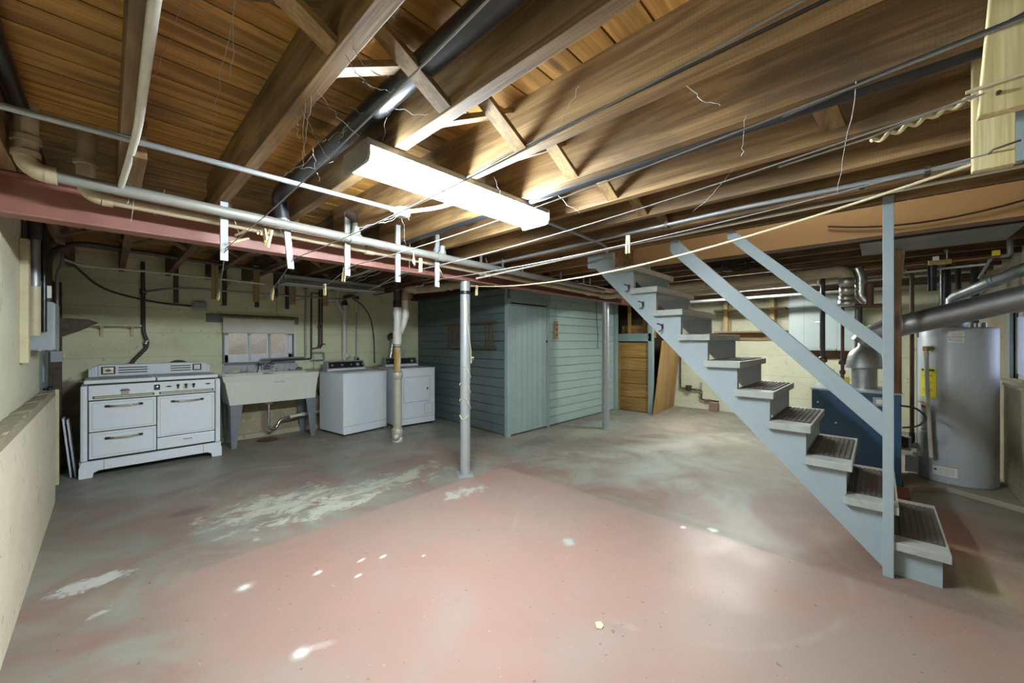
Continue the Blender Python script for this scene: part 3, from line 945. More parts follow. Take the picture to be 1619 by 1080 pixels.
pa = thing('drain_pipe', (2.0, 2.745, 2.1), 'long silver-painted drain pipe running in front of the red beam', 'pipe')
A0, A1 = V(-.20, 2.745, 2.142), V(4.72, 2.745, 2.076)
MB().tube([A0, A1], .029, 16).build('pipe', 'pipe_silver', pa)
ya = 2.745
m = MB().tube([(-.25, ya, 2.44), (-.25, ya, 2.20)] + arc((-.19, ya, 2.202), .06, PI, 1.5 * PI, (1, 0, 0), (0, 0, 1)), .038, 16)
m.cyl((-.25, ya, 2.265), (-.25, ya, 2.29), .047, n=16).cyl((-.25, ya, 2.20), (-.25, ya, 2.225), .045, n=16).cyl((-.195, ya, 2.142), (-.16, ya, 2.142), .040, n=16)
m.build('elbow', 'pipe_tan', pa)
for f in (.292, .445, .95):
    c = A0.lerp(A1, f)
    MB().cyl(c - V(.04, 0, 0), c + V(.04, 0, 0), .037, n=16).build('coupling', 'pipe_silver', pa)
for f, h in ((.293, .22), (.448, .16)):
    c = A0.lerp(A1, f)
    MB().tube([c, c + V(0, 0, h * .6)], .026, 14).cyl(c + V(0, 0, .03), c + V(0, 0, .055), .034, n=14).build('riser', 'pipe_silver', pa)
c = A0.lerp(A1, .293)
MB().tube([c + V(0, 0, .11), c + V(-.005, .01, .16), c + V(-.03, .05, .19)], .034, 12).build('elbow', 'dark_iron', pa)
for f in (.54, .60, .66, .80, .90, .93):
    c = A0.lerp(A1, f)
    MB().box((c.x - .012, 2.741, c.z + .02), (c.x + .012, 2.749, 2.21)).build('strap', 'galvanised', pa)
pb = thing('drain_pipe', (2.0, 2.96, 2.1), 'tan drain pipe running just behind the silver drain pipe', 'pipe')
B0, B1 = V(-.02, 2.90, 2.118), V(4.95, 2.90, 2.048)
MB().tube([B0, B1], .027, 14).build('pipe', 'pipe_tan', pb)
m = MB().tube([(-.075, 2.90, 2.44), (-.075, 2.90, 2.175)] + arc((-.02, 2.90, 2.173), .055, PI, 1.5 * PI, (1, 0, 0), (0, 0, 1)), .035, 16)
m.cyl((-.075, 2.90, 2.27), (-.075, 2.90, 2.29), .045, n=16).cyl((-.02, 2.90, 2.118), (.02, 2.90, 2.118), .037, n=16)
m.build('elbow', 'pipe_tan', pb)
for x in (1.42, 2.62, 4.6):
    c = B0.lerp(B1, (x - B0.x) / (B1.x - B0.x))
    MB().cyl(c - V(.035, 0, 0), c + V(.035, 0, 0), .036, n=14).build('coupling', 'pipe_tan', pb)
MB().tube(bend([(4.93, 2.90, 2.05), (5.15, 2.90, 2.05), (5.30, 2.70, 2.10), (5.3, 1.6, 2.13)], .12), .045, 14).build('branch', 'pipe_tan', pb)

# black iron pipe between joists
bp = thing('vent_pipe', (.735, 1.0, 2.3), 'thick black iron pipe running between the joists', 'pipe')
MB().tube(bend([(.735, -1.1, 2.33), (.745, 2.62, 2.315), (.745, 2.745, 2.29), (.765, 2.745, 2.16)], .08), .044, 18).build('pipe', 'black_iron', bp)
MB().cyl((.768, 2.745, 2.15), (.768, 2.745, 2.25), .031, n=14).build('riser', 'pipe_silver', bp)
q = MB().tube([(1.722, -1.1, 2.218), (1.722, 2.95, 2.218)], .026, 14).build('supply_pipe', 'black_iron')
tag(q, 'slim black pipe tucked under the joist right of the lit fixture', 'pipe')
q = MB().tube([(-.325, -1.1, 2.36), (-.325, 3.0, 2.36)], .020, 12).build('wall_pipe', 'conduit_white')
tag(q, 'dull white pipe along the top of the cream wall', 'pipe')
q = MB().tube([(-.262, -1.1, 2.395), (-.262, 3.0, 2.395)], .030, 12).build('wall_pipe', 'black_iron')
tag(q, 'thick black pipe above the white pipe by the cream wall', 'pipe')
q = MB().tube([(1.31, 3.1, 2.26), (1.31, 6.4, 2.26)], .03, 12).build('supply_pipe', 'black_iron')
tag(q, 'dark pipe running above the laundry towards the window', 'pipe')

# electrical conduits
q = MB().tube([(-.45, 2.195, 2.193), (1.22, 2.155, 2.193)], .0125, 10).build('conduit', 'conduit_grey')
tag(q, 'thin grey conduit crossing under the joists to the junction box', 'conduit')
jb = thing('junction_box', (1.265, 2.15, 2.16), 'small pale junction box wrapped in cobweb beside the lit fixture', 'junction box')
MB().lathe([(0, 2.163), (.05, 2.163), (.052, 2.166), (.052, 2.207), (0, 2.207)], (1.265, 2.15, 0), 8).build('box', 'white_slat', jb)
MB().tube(bend([(1.30, 2.11, 2.19), (1.40, 1.95, 2.2), (1.42, 1.70, 2.2)], .1), .013, 8).build('conduit', 'conduit_white', jb)
q = MB().tube(bend([(1.908, 1.62, 2.19), (2.9, 1.66, 2.193), (3.16, 1.80, 2.193)], .2), .012, 10).build('conduit', 'conduit_grey')
tag(q, 'grey conduit running from the lit fixture to the stairs', 'conduit')
q = thing('conduit', (2.68, .5, 2.18), 'long silver conduit under the joists in front of the stairwell', 'conduit')
MB().tube([(2.70, -1.1, 2.186), (2.64, .6, 2.188), (2.78, 3.0, 2.192)], .0125, 10).build('tube', 'conduit_grey', q)
for y in (-.18, .05, 1.05):
    MB().box((2.655, y, 2.168), (2.70, y + .02, 2.207)).build('clamp', 'dark_iron', q)
q = MB().tube([(2.90, -1.1, 2.195), (2.93, .2, 2.19), (3.0, 1.1, 2.192), (3.02, 1.5, 2.194), (2.62, 3.0, 2.03)], .010, 8).build('conduit', 'conduit_white')
tag(q, 'pale conduit beside the stairwell trimmer joist', 'conduit')
# painted conduit along the first joist
q = MB().tube(bend([(.068, -1.1, 2.189), (.080, 2.05, 2.189), (.066, 2.34, 2.17), (.045, 2.74, 2.15)], .2), .0128, 12).build('conduit', 'conduit_white')
tag(q, 'thick cream-painted conduit along the joist nearest the cream wall', 'conduit')

# cable along joist 1.245 and dark cable on the right
q = MB().tube([(1.235, -.5, 2.24), (1.238, .6, 2.228), (1.240, 1.2, 2.222), (1.235, 1.5, 2.20)], .0045, 6).build('cable', 'dark_cable')
tag(q, 'dark cable stapled along a joist above the lit fixture', 'cable')
q = MB().tube([(1.50, -.45, 2.21), (1.57, -.24, 2.185), (1.63, -.05, 2.20), (1.70, .25, 2.20)], .008, 8).build('cable', 'dark_cable')
tag(q, 'thick black cable passing over the near pale hanger board', 'cable')
q = MB().tube(sag((4.12, -.9, 2.36), (4.12, .28, 2.33), .09, 12) + [(4.12, .30, 2.335)], .007, 6).build('cable', 'dark_cable')
tag(q, 'loose black cable sagging across the tan stairwell wall', 'cable')

# ------------------------------------------------------------------ hanger boards and clothes lines
HX = [.476, .822, 1.207, 1.616, 1.998]
lab = ['nearest the cream wall', 'leaning, second from the cream wall', 'in the middle of the row', 'fourth from the cream wall', 'closest to the rope-wound post']
for i, x in enumerate(HX):
    y = 2.80
    lean = .030 if i == 1 else 0
    zt = 2.206 if i == 0 else 2.32
    m = MB().hexa([(x - .019 + lean * .4, y, 1.86), (x + .019 + lean * .4, y, 1.86), (x + .019 + lean * .4, y + .02, 1.86), (x - .019 + lean * .4, y + .02, 1.86)],
                  [(x - .019 - lean, y, zt), (x + .019 - lean, y, zt), (x + .019 - lean, y + .02, zt), (x - .019 - lean, y + .02, zt)])
    o = thing('clothesline_hanger', (x, y, 1.86), 'white clothesline hanger slat ' + lab[i], 'clothesline hanger', group='white hanger slats before the beam')
    m.build('slat', 'white_slat', o, bevel=.002)
    MB().tube([(x + lean * .4, y, 1.905), (x + lean * .4, y - .03, 1.91), (x + .012, y - .035, 1.925), (x + .014, y - .02, 1.935)], .003, 6).build('hook', 'dark_iron', o)
tl = ['farthest from the grey strip light', 'beside the shade pull cord', 'in front of the roller shade', 'nearest the white drain pipes']
for i, x in enumerate((.84, 1.245, 1.645, 2.05)):
    y = 5.45
    o = thing('clothesline_hanger', (x, y, 1.86), 'brown wooden hanger slat ' + tl[i], 'clothesline hanger', group='brown hanger slats over the laundry')
    bx('slat', 'slat_wood', (x - .032, y, 1.86), (x + .032, y + .022, 2.30), o, .002)
    MB().tube([(x, y, 1.90), (x + .01, y - .03, 1.905), (x + .025, y - .035, 1.915)], .003, 6).build('hook', 'dark_iron', o)
nb = thing('hanger_board', (1.62, -.25, 1.975), 'new pale pine hanger board with a knotted rope, nearest the camera', 'hanger board')
MB().hexa([(1.585, -.192, 1.975), (1.622, -.192, 1.975), (1.622, -.342, 1.975), (1.585, -.342, 1.975)],
          [(1.585, -.222, 2.43), (1.622, -.222, 2.43), (1.622, -.372, 2.43), (1.585, -.372, 2.43)]).build('board', 'new_lumber', nb, bevel=.003)
MB().cyl((1.586, -.225, 2.02), (1.575, -.225, 2.02), .005, n=8).build('screw', 'dark_iron', nb)
nb2 = thing('hanger_board', (2.02, -.28, 1.95), 'short new pale pine hanger board behind the larger one', 'hanger board')
MB().box((1.99, -.318, 1.948), (2.027, -.229, 2.43)).build('board', 'new_lumber', nb2, bevel=.003)
MB().tube([(1.992, -.262, 1.995), (1.965, -.27, 1.998), (1.975, -.325, 2.012)], .0032, 6).build('hook', 'dark_iron', nb2)
nb3 = bx('hanger_board', 'stair_paint', (2.395, -.405, 2.07), (2.44, -.365, 2.43), None, .003)
tag(nb3, 'grey painted hanger board half hidden behind the pale pine boards', 'hanger board')

LG = 'clothes lines'
ll = ['beside the thick black pipe', 'passing under the near end of the lit fixture', 'passing under the middle of the lit fixture', 'crossing above the rope-wound post', 'in front of the stairs conduit']
ends = [(.46, -.4, 2.06), (.86, -.4, 2.03), (1.25, -.35, 2.03), (1.585, -.20, 2.03), (1.99, -.26, 1.995)]
for i, x in enumerate(HX):
    xx = x + (.02 if i == 1 else 0)
    pts = sag(ends[i], (xx, 2.77, 1.925), .045, 16)
    if i < 4:
        pts += sag((xx, 2.77, 1.925), ((.84, 1.245, 1.645, 2.05)[i] + .02, 5.42, 1.915), .05, 12)[1:]
    o = MB().tube(pts, .0026, 6).build('clothesline', 'wire_line')
    tag(o, 'thin grey clothesline ' + ll[i], 'clothesline', LG)
yr = MB().tube(sag((2.59, 3.05, 1.955), (2.0, -.30, 1.99), .135, 22), .0055, 6).build('rope', 'rope')
tag(yr, 'cream rope sagging from the steel post across the stairs', 'rope')
kn = thing('rope_knot', (1.60, -.12, 2.0), 'twisted rope knot tied at the near pale hanger board', 'rope')
pts = [(1.605 + .02 * f + .006 * math.cos(f * 34), -.185 + .20 * f, 2.035 - .040 * f + .006 * math.sin(f * 34)) for f in [i / 40 for i in range(41)]]
MB().tube(pts, .006, 6).build('twist', 'rope', kn)
MB().tube([(1.60, -.19, 2.04), (1.60, .02, 2.0), (1.605, .25, 1.985)], .003, 6).build('line', 'wire_line', kn)
MB().tube([(1.583, -.17, 2.045), (1.58, -.25, 2.05), (1.58, -.34, 2.055)], .005, 6).build('loop', 'rope', kn)


def pin(name, loc, rot, label, cat='clothespin', group='wooden clothespins'):
    o = thing(name, loc, label, cat, group=group)
    o.rotation_euler = rot
    for s in (-1, 1):
        MB().hexa([(-.006, s * .004, -.075), (.006, s * .004, -.075), (.006, s * .013, -.075), (-.006, s * .013, -.075)],
                  [(-.006, s * .001, .03), (.006, s * .001, .03), (.006, s * .011, .03), (-.006, s * .011, .03)]).build('prong', 'pin_wood', o, True)
    MB().cyl((-.008, 0, -.005), (.008, 0, -.005), .007, n=8).build('spring', 'chrome_dull', o, True)
    return o


PI2 = PI / 2
pins = [((.56, 2.75, 1.99), (.3, 1.1, .4), 'clothespin lying along the line at the first white slat'),
        ((.62, 2.66, 2.03), (.2, 1.2, 1.6), 'clothespin sticking sideways from the bunch over the silver pipe'),
        ((.66, 2.60, 2.01), (.2, .1, .7), 'clothespin hanging from the bunch over the silver pipe'),
        ((.64, 2.62, 2.02), (-.7, .3, .2), 'tilted clothespin in the bunch over the silver pipe'),
        ((.56, 2.70, 2.03), (1.2, 1.0, .1), 'clothespin pointing away in the bunch over the silver pipe'),
        ((1.225, 2.90, 1.905), (.1, .05, .5), 'clothespin hanging just before the middle white slat'),
        ((.741, 4.6, 1.862), (.1, .05, .4), 'clothespin hanging by the wall over the old stove'),
        ((.762, 4.75, 1.866), (.25, .0, .4), 'small clothespin beside another over the old stove'),
        ((1.092, 4.2, 1.858), (.05, .1, .3), 'clothespin hanging above the window shade'),
        ((1.105, 4.28, 1.858), (.15, -.1, .3), 'clothespin tucked against another above the window shade'),
        ((1.345, 3.6, 1.868), (.0, .0, .3), 'clothespin at the end of the unlit strip light'),
        ((1.66, 2.55, 1.99), (.0, .0, .4), 'clothespin clipped at the fourth white slat'),
        ((2.625, 3.0, 1.93), (.0, .05, .2), 'clothespin clipped to the rope beside the steel post'),
        ((2.08, 1.05, 1.965), (.0, .05, .2), 'lone clothespin hanging below the joists past the lit fixture'),
        ((2.615, 3.06, 1.20), (.2, -1.0, .9), 'clothespin caught in the rope on the steel post')]
for i, (l, r, s) in enumerate(pins): pin('clothespin', l, r, s)
m = MB()
q = MB()
for k in range(5):
    a = .5 * k
    q.tube([(2.04, 2.86, 2.05), (2.04 + .03 * math.cos(a * 2), 2.86, 2.02), (2.05 + .05 * math.cos(a), 2.86 + .03 * math.sin(a), 1.98 - .012 * k), (2.045, 2.86, 2.045)], .0045, 6)
tag(q.build('rope_bundle', 'rope'), 'small bundle of cream rope tied at the slat closest to the post', 'rope')
q = MB().tube([(1.70, 2.72, 2.10), (1.71, 2.72, 2.06), (1.715, 2.72, 1.99), (1.70, 2.72, 2.02), (1.705, 2.72, 2.09), (1.72, 2.72, 2.0)], .005, 6).build('rope_bundle', 'rope')
tag(q, 'loop of cream rope hanging above the silver drain pipe', 'rope')

# ------------------------------------------------------------------ vintage stove
sv = thing('vintage_stove', (.377, 6.08, 0), 'white enamel vintage range stove with chrome handles and black trim lines', 'stove')
SX0, SX1, SF, SBK = -.19, .945, 5.78, 6.40
bx('body', 'enamel', (-.150, SF + .018, .10), (.905, SBK, .935), sv, .004)
for x0, x1 in ((SX0, -.137), (.892, SX1)):
    bx('side_panel', 'enamel', (x0, SF - .006, .165), (x1, SBK - .02, .93), sv, .022)
# kick base with shaped feet
poly = [(SX0 - .01, 0), (SX0 + .085, 0), (SX0 + .092, .045), (SX0 + .13, .065), (SX1 - .13, .065), (SX1 - .092, .045), (SX1 - .085, 0), (SX1 + .01, 0), (SX1 + .01, .10), (SX1 - .01, .165), (SX0 + .01, .165), (SX0 - .01, .10)]
MB().prism(poly, 'y', SF - .016, SF + .02).build('base', 'enamel', sv, bevel=.003)
for x in (SX0 - .008, SX1 - .022):
    bx('base_side', 'enamel', (x, SF + .02, 0), (x + .03, SBK - .03, .16), sv, .004)
for x in (SX0 + .165, SX1 - .165):
    bx('base_seam', 'enamel_line', (x - .0015, SF - .0172, .066), (x + .0015, SF - .015, .163), sv)
# black gaskets behind the fronts
bx('gasket', 'enamel_line', (-.137, SF + .004, .168), (.892, SF + .018, .948), sv)


def front(name, x0, x1, z0, z1, frame=True):
    f = bx(name, 'enamel', (x0, SF - .010, z0), (x1, SF + .006, z1), sv, .004)
    if frame:
        m = MB()
        for a in (((x0 + .022, z0 + .022), (x1 - .022, z0 + .0245)), ((x0 + .022, z1 - .0245), (x1 - .022, z1 - .022)), ((x0 + .022, z0 + .022), (x0 + .0245, z1 - .022)), ((x1 - .0245, z0 + .022), (x1 - .022, z1 - .022))):
            m.box((a[0][0], SF - .0108, a[0][1]), (a[1][0], SF - .009, a[1][1]))
        m.build('embossed_line', 'print_grey', f)
    return f


def handle(f, x0, x1, z):
    m = MB()
    n = 12
    for i in range(n):
        a, b = i / n, (i + 1) / n
        def pt(q): return x0 + (x1 - x0) * q, SF - .020 - .030 * math.sin(PI * q) ** .7
        (xa, ya), (xb, yb) = pt(a), pt(b)
        m.hexa([(xa, ya, z - .009), (xb, yb, z - .009), (xb, yb + .012, z - .009), (xa, ya + .012, z - .009)], [(xa, ya, z + .009), (xb, yb, z + .009), (xb, yb + .012, z + .009), (xa, ya + .012, z + .009)])
    m.build('handle', 'chrome', f)
    for x in (x0, x1):
        bx('handle_mount', 'enamel_line', (x - .020, SF - .026, z - .012), (x + .020, SF - .009, z + .012), f, .003)


cp = front('control_panel', -.133, .888, .782, .930, False)
f1 = front('warming_door', -.130, .371, .460, .770); handle(f1, .0, .245, .712)
f2 = front('storage_drawer', -.130, .371, .186, .450); handle(f2, .0, .245, .382)
f3 = front('oven_door', .379, .886, .320, .770); handle(f3, .512, .762, .705)
f4 = front('broiler_drawer', .379, .886, .186, .310, False)
bx('pull', 'chrome_dull', (.60, SF - .024, .262), (.675, SF - .010, .276), f4, .003)
for x0, x1 in ((-.105, .355), (.395, .875)):
    s = bx('trim_strip', 'enamel_line', (x0, SF - .013, .794), (x1, SF - .0095, .820), cp, .002)
    bx('trim_inlay', 'cream_trim', (x0 + .012, SF - .015, .801), (x1 - .012, SF - .012, .813), s)
k = bx('thermostat', 'chrome_dull', (.10, SF - .016, .815), (.155, SF - .010, .885), cp, .003)
bx('thermostat_lever', 'enamel_line', (.09, SF - .028, .862), (.165, SF - .016, .872), k)
k = bx('timer_plate', 'enamel_line', (.352, SF - .016, .845), (.402, SF - .010, .905), cp, .003)
MB().lathe([(.0, -.006), (.019, -.006), (.021, 0)], (.377, SF - .016, .877), 18, 'y').build('timer_dial', 'chrome', k)
for x, z in ((.475, .876), (.822, .880)):
    MB().hexa([(x - .034, SF - .014, z), (x, SF - .014, z - .010), (x + .034, SF - .014, z), (x, SF - .014, z + .010)], [(x - .034, SF - .010, z), (x, SF - .010, z - .010), (x + .034, SF - .010, z), (x, SF - .010, z + .010)]).build('emblem', 'enamel_line', cp)
bx('valve_plate', 'chrome', (.598, SF - .014, .835), (.645, SF - .010, .905), cp, .003)
for x in (.553, .622, .690):
    m = MB().lathe([(0, -.030), (.012, -.030), (.014, -.016), (.006, 0)], (x, SF - .010, .885), 12, 'y')
    m.box((x - .007, SF - .030, .848), (x + .007, SF - .016, .888)).build('burner_knob', 'enamel_line', cp)
# cooktop: two lift-up lids
for x0, x1 in ((-.165, .368), (.376, .918)):
    l = bx('cooktop_lid', 'enamel', (x0, SF - .012, .948), (x1, 6.25, .985), sv, .010)
    bx('lid_dust', 'stove_top_dust', (x0 + .02, SF + .02, .9852), (x1 - .02, 6.24, .9862), l)
# back guard with louvres and clock
bg = bx('backguard', 'enamel', (-.075, 6.26, .985), (.845, 6.40, 1.118), sv, .014)
for k, (a, b, h) in enumerate(((-.10, -.075, 1.105), (-.122, -.10, 1.093), (-.145, -.122, 1.078), (.845, .87, 1.105), (.87, .892, 1.093), (.892, .915, 1.078))):
    bx('backguard_step', 'enamel', (a, 6.28, .985), (b, 6.39, h), bg, .004)
for x0, x1 in ((.085, .325), (.530, .72)):
    for z in (1.020, 1.048, 1.076):
        bx('louvre', 'enamel_line', (x0, 6.2585, z), (x1, 6.2605, z + .011), bg)
ck = bx('clock_frame', 'enamel_line', (-.050, 6.252, 1.012), (.062, 6.260, 1.098), bg, .004)
bx('clock_face', 'chrome', (-.036, 6.250, 1.022), (.048, 6.2525, 1.088), ck, .002)
MB().hexa([(-.022, 6.248, 1.055), (.006, 6.248, 1.040), (.034, 6.248, 1.055), (.006, 6.248, 1.070)], [(-.022, 6.2502, 1.055), (.006, 6.2502, 1.040), (.034, 6.2502, 1.055), (.006, 6.2502, 1.070)]).build('badge', 'enamel_line', ck)
MB().lathe([(0, -.003), (.010, -.003), (.010, 0)], (.006, 6.248, 1.055), 12, 'y').build('badge_centre', 'label_red', ck)
lp = bx('lamp_frame', 'enamel_line', (.738, 6.252, 1.018), (.826, 6.260, 1.100), bg, .004)
bx('lamp_window', 'label_white', (.752, 6.249, 1.030), (.812, 6.2525, 1.088), lp, .004)

# exhaust / gas hose behind the stove
hs_ = MB().tube(bend([(.295, 6.47, 2.35), (.300, 6.47, 1.55), (.305, 6.46, 1.47), (.335, 6.45, 1.38), (.325, 6.44, 1.30), (.21, 6.44, 1.15), (.16, 6.44, 1.02)], .05), .020, 12)
hs_.cyl((.297, 6.47, 1.95), (.297, 6.47, 2.02), .028, n=12)
q = hs_.build('electric_conduit', 'dark_iron'); tag(q, 'dark conduit dropping down the wall behind the old stove', 'conduit')
MB().cyl((.318, 6.45, 1.345), (.335, 6.455, 1.395), .024, n=12).build('fitting', 'galvanised', q)
q = MB().tube(arc((.62, 6.44, 1.00), .13, 0, PI, (1, 0, 0), (0, 0, 1), 12), .016, 10).build('cable_loop', 'dark_iron')
tag(q, 'dark cable loop rising behind the old stove', 'cable')

# leaning boards left of the stove
for i, (x, l) in enumerate(((-.262, 'white board leaning upright beside the old stove, nearer the wall'), (-.232, 'white board leaning beside the old stove, nearer the stove'))):
    o = MB().hexa([(x, 5.92, 0), (x + .014, 5.92, 0), (x + .014, 6.10, 0), (x, 6.10, 0)], [(x - .055, 5.94, .60 - .02 * i), (x - .041, 5.94, .60 - .02 * i), (x - .041, 6.12, .60 - .02 * i), (x - .055, 6.12, .60 - .02 * i)]).build('leaning_board', 'window_white', bevel=.002)
    tag(o, l, 'board', 'boards leaning by the stove')

# corner shelf, wall shelf
q = MB().prism([(-.385, 1.618), (-.14, 1.612), (-.065, 1.578), (-.20, 1.49), (-.385, 1.395)], 'y', 5.95, 6.03).build('corner_board', 'dark_wood')
tag(q, 'dark wedge-shaped board fixed in the corner beside the wall shelf', 'board')
ws = thing('wall_shelf', (.06, 6.4, 1.52), 'narrow yellow wall shelf on brackets over the old stove', 'shelf')
bx('board', 'yellow_trim', (-.30, 6.32, 1.555), (.28, 6.50, 1.575), ws, .003)
for x in (-.06, .19):
    MB().box((x, 6.47, 1.44), (x + .03, 6.50, 1.555)).box((x, 6.36, 1.535), (x + .03, 6.50, 1.555)).build('bracket', 'yellow_trim', ws, bevel=.003)

# ------------------------------------------------------------------ laundry sink
sk = thing('laundry_sink', (1.555, 6.2, 0), 'cream double laundry sink on grey tapered legs under the window', 'sink')
TX0, TX1, TY0, TY1 = .985, 2.135, 5.93, 6.45
m = MB()
# outer shell tapered, open basins
lo = [(1.075, 5.99, .555), (2.105, 5.99, .555), (2.105, 6.43, .555), (1.075, 6.43, .555)]
mi = [(1.015, 5.955, .865), (2.125, 5.955, .865), (2.125, TY1, .865), (1.015, TY1, .865)]
vs = lo + mi
m.add(vs, [(3, 2, 1, 0), (0, 1, 5, 4), (1, 2, 6, 5), (2, 3, 7, 6), (3, 0, 4, 7)])
tub = m.build('tub', 'sink_body', sk, bevel=.006)
m = MB()
ro = [(TX0, TY0), (TX1, TY0), (TX1, TY1), (TX0, TY1)]
m.hexa([(TX0 + .02, TY0 + .018, .86), (TX1 - .006, TY0 + .018, .86), (TX1 - .006, TY1, .86), (TX0 + .02, TY1, .86)], [(TX0, TY0, .94), (TX1, TY0, .94), (TX1, TY1, .94), (TX0, TY1, .94)])
m.f.pop(1); m.s.pop(1)
bsn = [(1.03, 1.535), (1.585, 2.095)]
zt = .94
xs = [TX0, 1.03, 1.535, 1.585, 2.095, TX1]; ys = [TY0, TY0 + .04, TY1 - .09, TY1]
for i in range(5):
    for j in range(3):
        if j == 1 and i in (1, 3): continue
        m.add([(xs[i], ys[j], zt), (xs[i + 1], ys[j], zt), (xs[i + 1], ys[j + 1], zt), (xs[i], ys[j + 1], zt)], [(0, 1, 2, 3)])
for a, b in bsn:
    t0 = [(a, ys[1], zt), (b, ys[1], zt), (b, ys[2], zt), (a, ys[2], zt)]
    t1 = [(a + .04, ys[1] + .05, .60), (b - .04, ys[1] + .05, .60), (b - .04, ys[2] - .03, .60), (a + .04, ys[2] - .03, .60)]
    m.add(t0 + t1, [(4, 5, 6, 7), (0, 4, 5, 1), (1, 5, 6, 2), (2, 6, 7, 3), (3, 7, 4, 0)])
m.build('rim_and_basins', 'sink_body', sk)
for sx, x in ((1, 1.09), (-1, 2.10)):
    for y, sy in ((5.985, 1), (6.42, -1)):
        lp_ = [(x - .005 * sx, y), (x + .135 * sx, y), (x + .135 * sx, y + .006 * sy), (x - .005 * sx, y + .006 * sy)]
        m = MB().hexa([(x + .005 * sx, y, 0), (x + .055 * sx, y, 0), (x + .055 * sx, y + .007 * sy, 0), (x + .005 * sx, y + .007 * sy, 0)],
                      [(x - .012 * sx, y, .56), (x + .125 * sx, y, .56), (x + .125 * sx, y + .007 * sy, .56), (x - .012 * sx, y + .007 * sy, .56)])
        m.hexa([(x, y, 0), (x + .007 * sx, y, 0), (x + .007 * sx, y + .05 * sy, 0), (x, y + .05 * sy, 0)],
               [(x - .016 * sx, y, .56), (x - .009 * sx, y, .56), (x - .009 * sx, y + .12 * sy, .56), (x - .016 * sx, y + .12 * sy, .56)])
        m.build('leg', 'sink_leg', sk)
ti = text('MUSTEE', .038, 'print_grey', tub, (1.63, 5.9565, .825), (PI / 2 - .11, 0, 0), .0012, False)
# drain and trap
m = MB().cyl((1.56, 6.20, .50), (1.56, 6.20, .555), .03, .075, n=16)
m.build('drain_basket', 'sink_body', sk)
MB().tube(bend([(1.56, 6.20, .52), (1.56, 6.20, .19), (1.60, 6.21, .14), (1.66, 6.22, .15), (1.70, 6.23, .24), (1.78, 6.24, .27), (1.84, 6.25, .275)], .05), .020, 14).build('trap', 'chrome', sk)
MB().cyl((1.84, 6.25, .275), (2.06, 6.28, .285), .022, n=14).cyl((2.0, 6.27, .283), (2.05, 6.28, .285), .027, n=14).build('drain_arm', 'pvc_white', sk)
MB().cyl((2.06, 6.28, .285), (2.42, 6.33, .30), .026, n=14).build('drain_arm', 'conduit_grey', sk)
# faucet
fc = MB().box((1.47, 6.375, .94), (1.66, 6.41, .975)).tube(bend([(1.50, 6.40, .97), (1.50, 6.41, 1.07)], .02), .016, 10).tube(bend([(1.63, 6.40, .97), (1.63, 6.41, 1.07)], .02), .016, 10)
fc.tube(bend([(1.565, 6.385, .97), (1.565, 6.38, 1.03), (1.60, 6.30, 1.045), (1.62, 6.22, 1.02)], .03), .011, 10)
fc.build('faucet', 'chrome_dull', sk, bevel=0)
for x in (1.50, 1.63):
    MB().tube([(x - .05, 6.37, 1.055), (x, 6.40, 1.06), (x + .05, 6.37, 1.055)], .008, 8).cyl((x, 6.40, 1.03), (x, 6.40, 1.07), .016, n=10).build('tap_handle', 'dark_iron', sk)
m = MB().cyl((1.99, 6.40, .94), (1.99, 6.40, .985), .012, n=8).tube([(1.96, 6.36, .965), (2.0, 6.40, .985), (2.06, 6.40, .975)], .010, 8)
m.build('stopper_handle', 'chrome_dull', sk)
MB().lathe([(0, .012), (.12, .010), (.14, 0)], (1.55, 6.2, 0), 18).build('floor_drain', 'rust_pipe', sk)

# water pipes above the sink
wp = thing('water_pipes', (2.2, 6.46, 1.1), 'grey iron water pipes running down the wall to the sink faucet', 'pipes')
MB().tube(bend([(2.125, 6.46, 2.30), (2.125, 6.46, 1.135), (1.52, 6.45, 1.125), (1.50, 6.42, 1.07)], .03), .014, 10).build('hot_pipe', 'conduit_grey', wp)
MB().tube(bend([(2.21, 6.46, 2.10), (2.21, 6.46, 1.11), (1.66, 6.45, 1.095), (1.63, 6.42, 1.06)], .03), .013, 10).build('cold_pipe', 'dark_iron', wp)
MB().tube(bend([(2.21, 6.46, 2.10), (2.21, 6.46, 2.14), (2.33, 6.46, 2.14)], .03), .012, 10).build('crossover', 'dark_iron', wp)
MB().tube(bend([(2.33, 6.46, 2.35), (2.33, 6.46, 1.62), (2.33, 6.46, 1.28)], .03), .017, 10).build('riser', 'dark_iron', wp)
MB().tube(bend([(2.37, 6.46, 2.35), (2.37, 6.46, 1.30), (2.21, 6.46, 1.26)], .03), .012, 10).build('riser', 'rust_pipe', wp)
MB().tube(bend([(2.22, 6.46, 1.20), (2.40, 6.46, 1.20), (2.40, 6.46, 1.08), (2.20, 6.46, 1.08)], .03), .014, 10).build('loop', 'conduit_grey', wp)
for z in (1.30, 1.62):
    MB().cyl((2.33, 6.46, z - .03), (2.33, 6.46, z + .03), .025, n=10).build('coupling', 'dark_iron', wp)
MB().cyl((2.37, 6.46, 1.34), (2.37, 6.40, 1.34), .012, n=8).box((2.335, 6.395, 1.333), (2.405, 6.402, 1.347)).build('valve', 'dark_iron', wp)
MB().tube([(2.24, 6.45, 1.17), (2.24, 6.43, 1.06), (2.24, 6.42, .96)], .005, 6).build('chain', 'white_slat', wp)

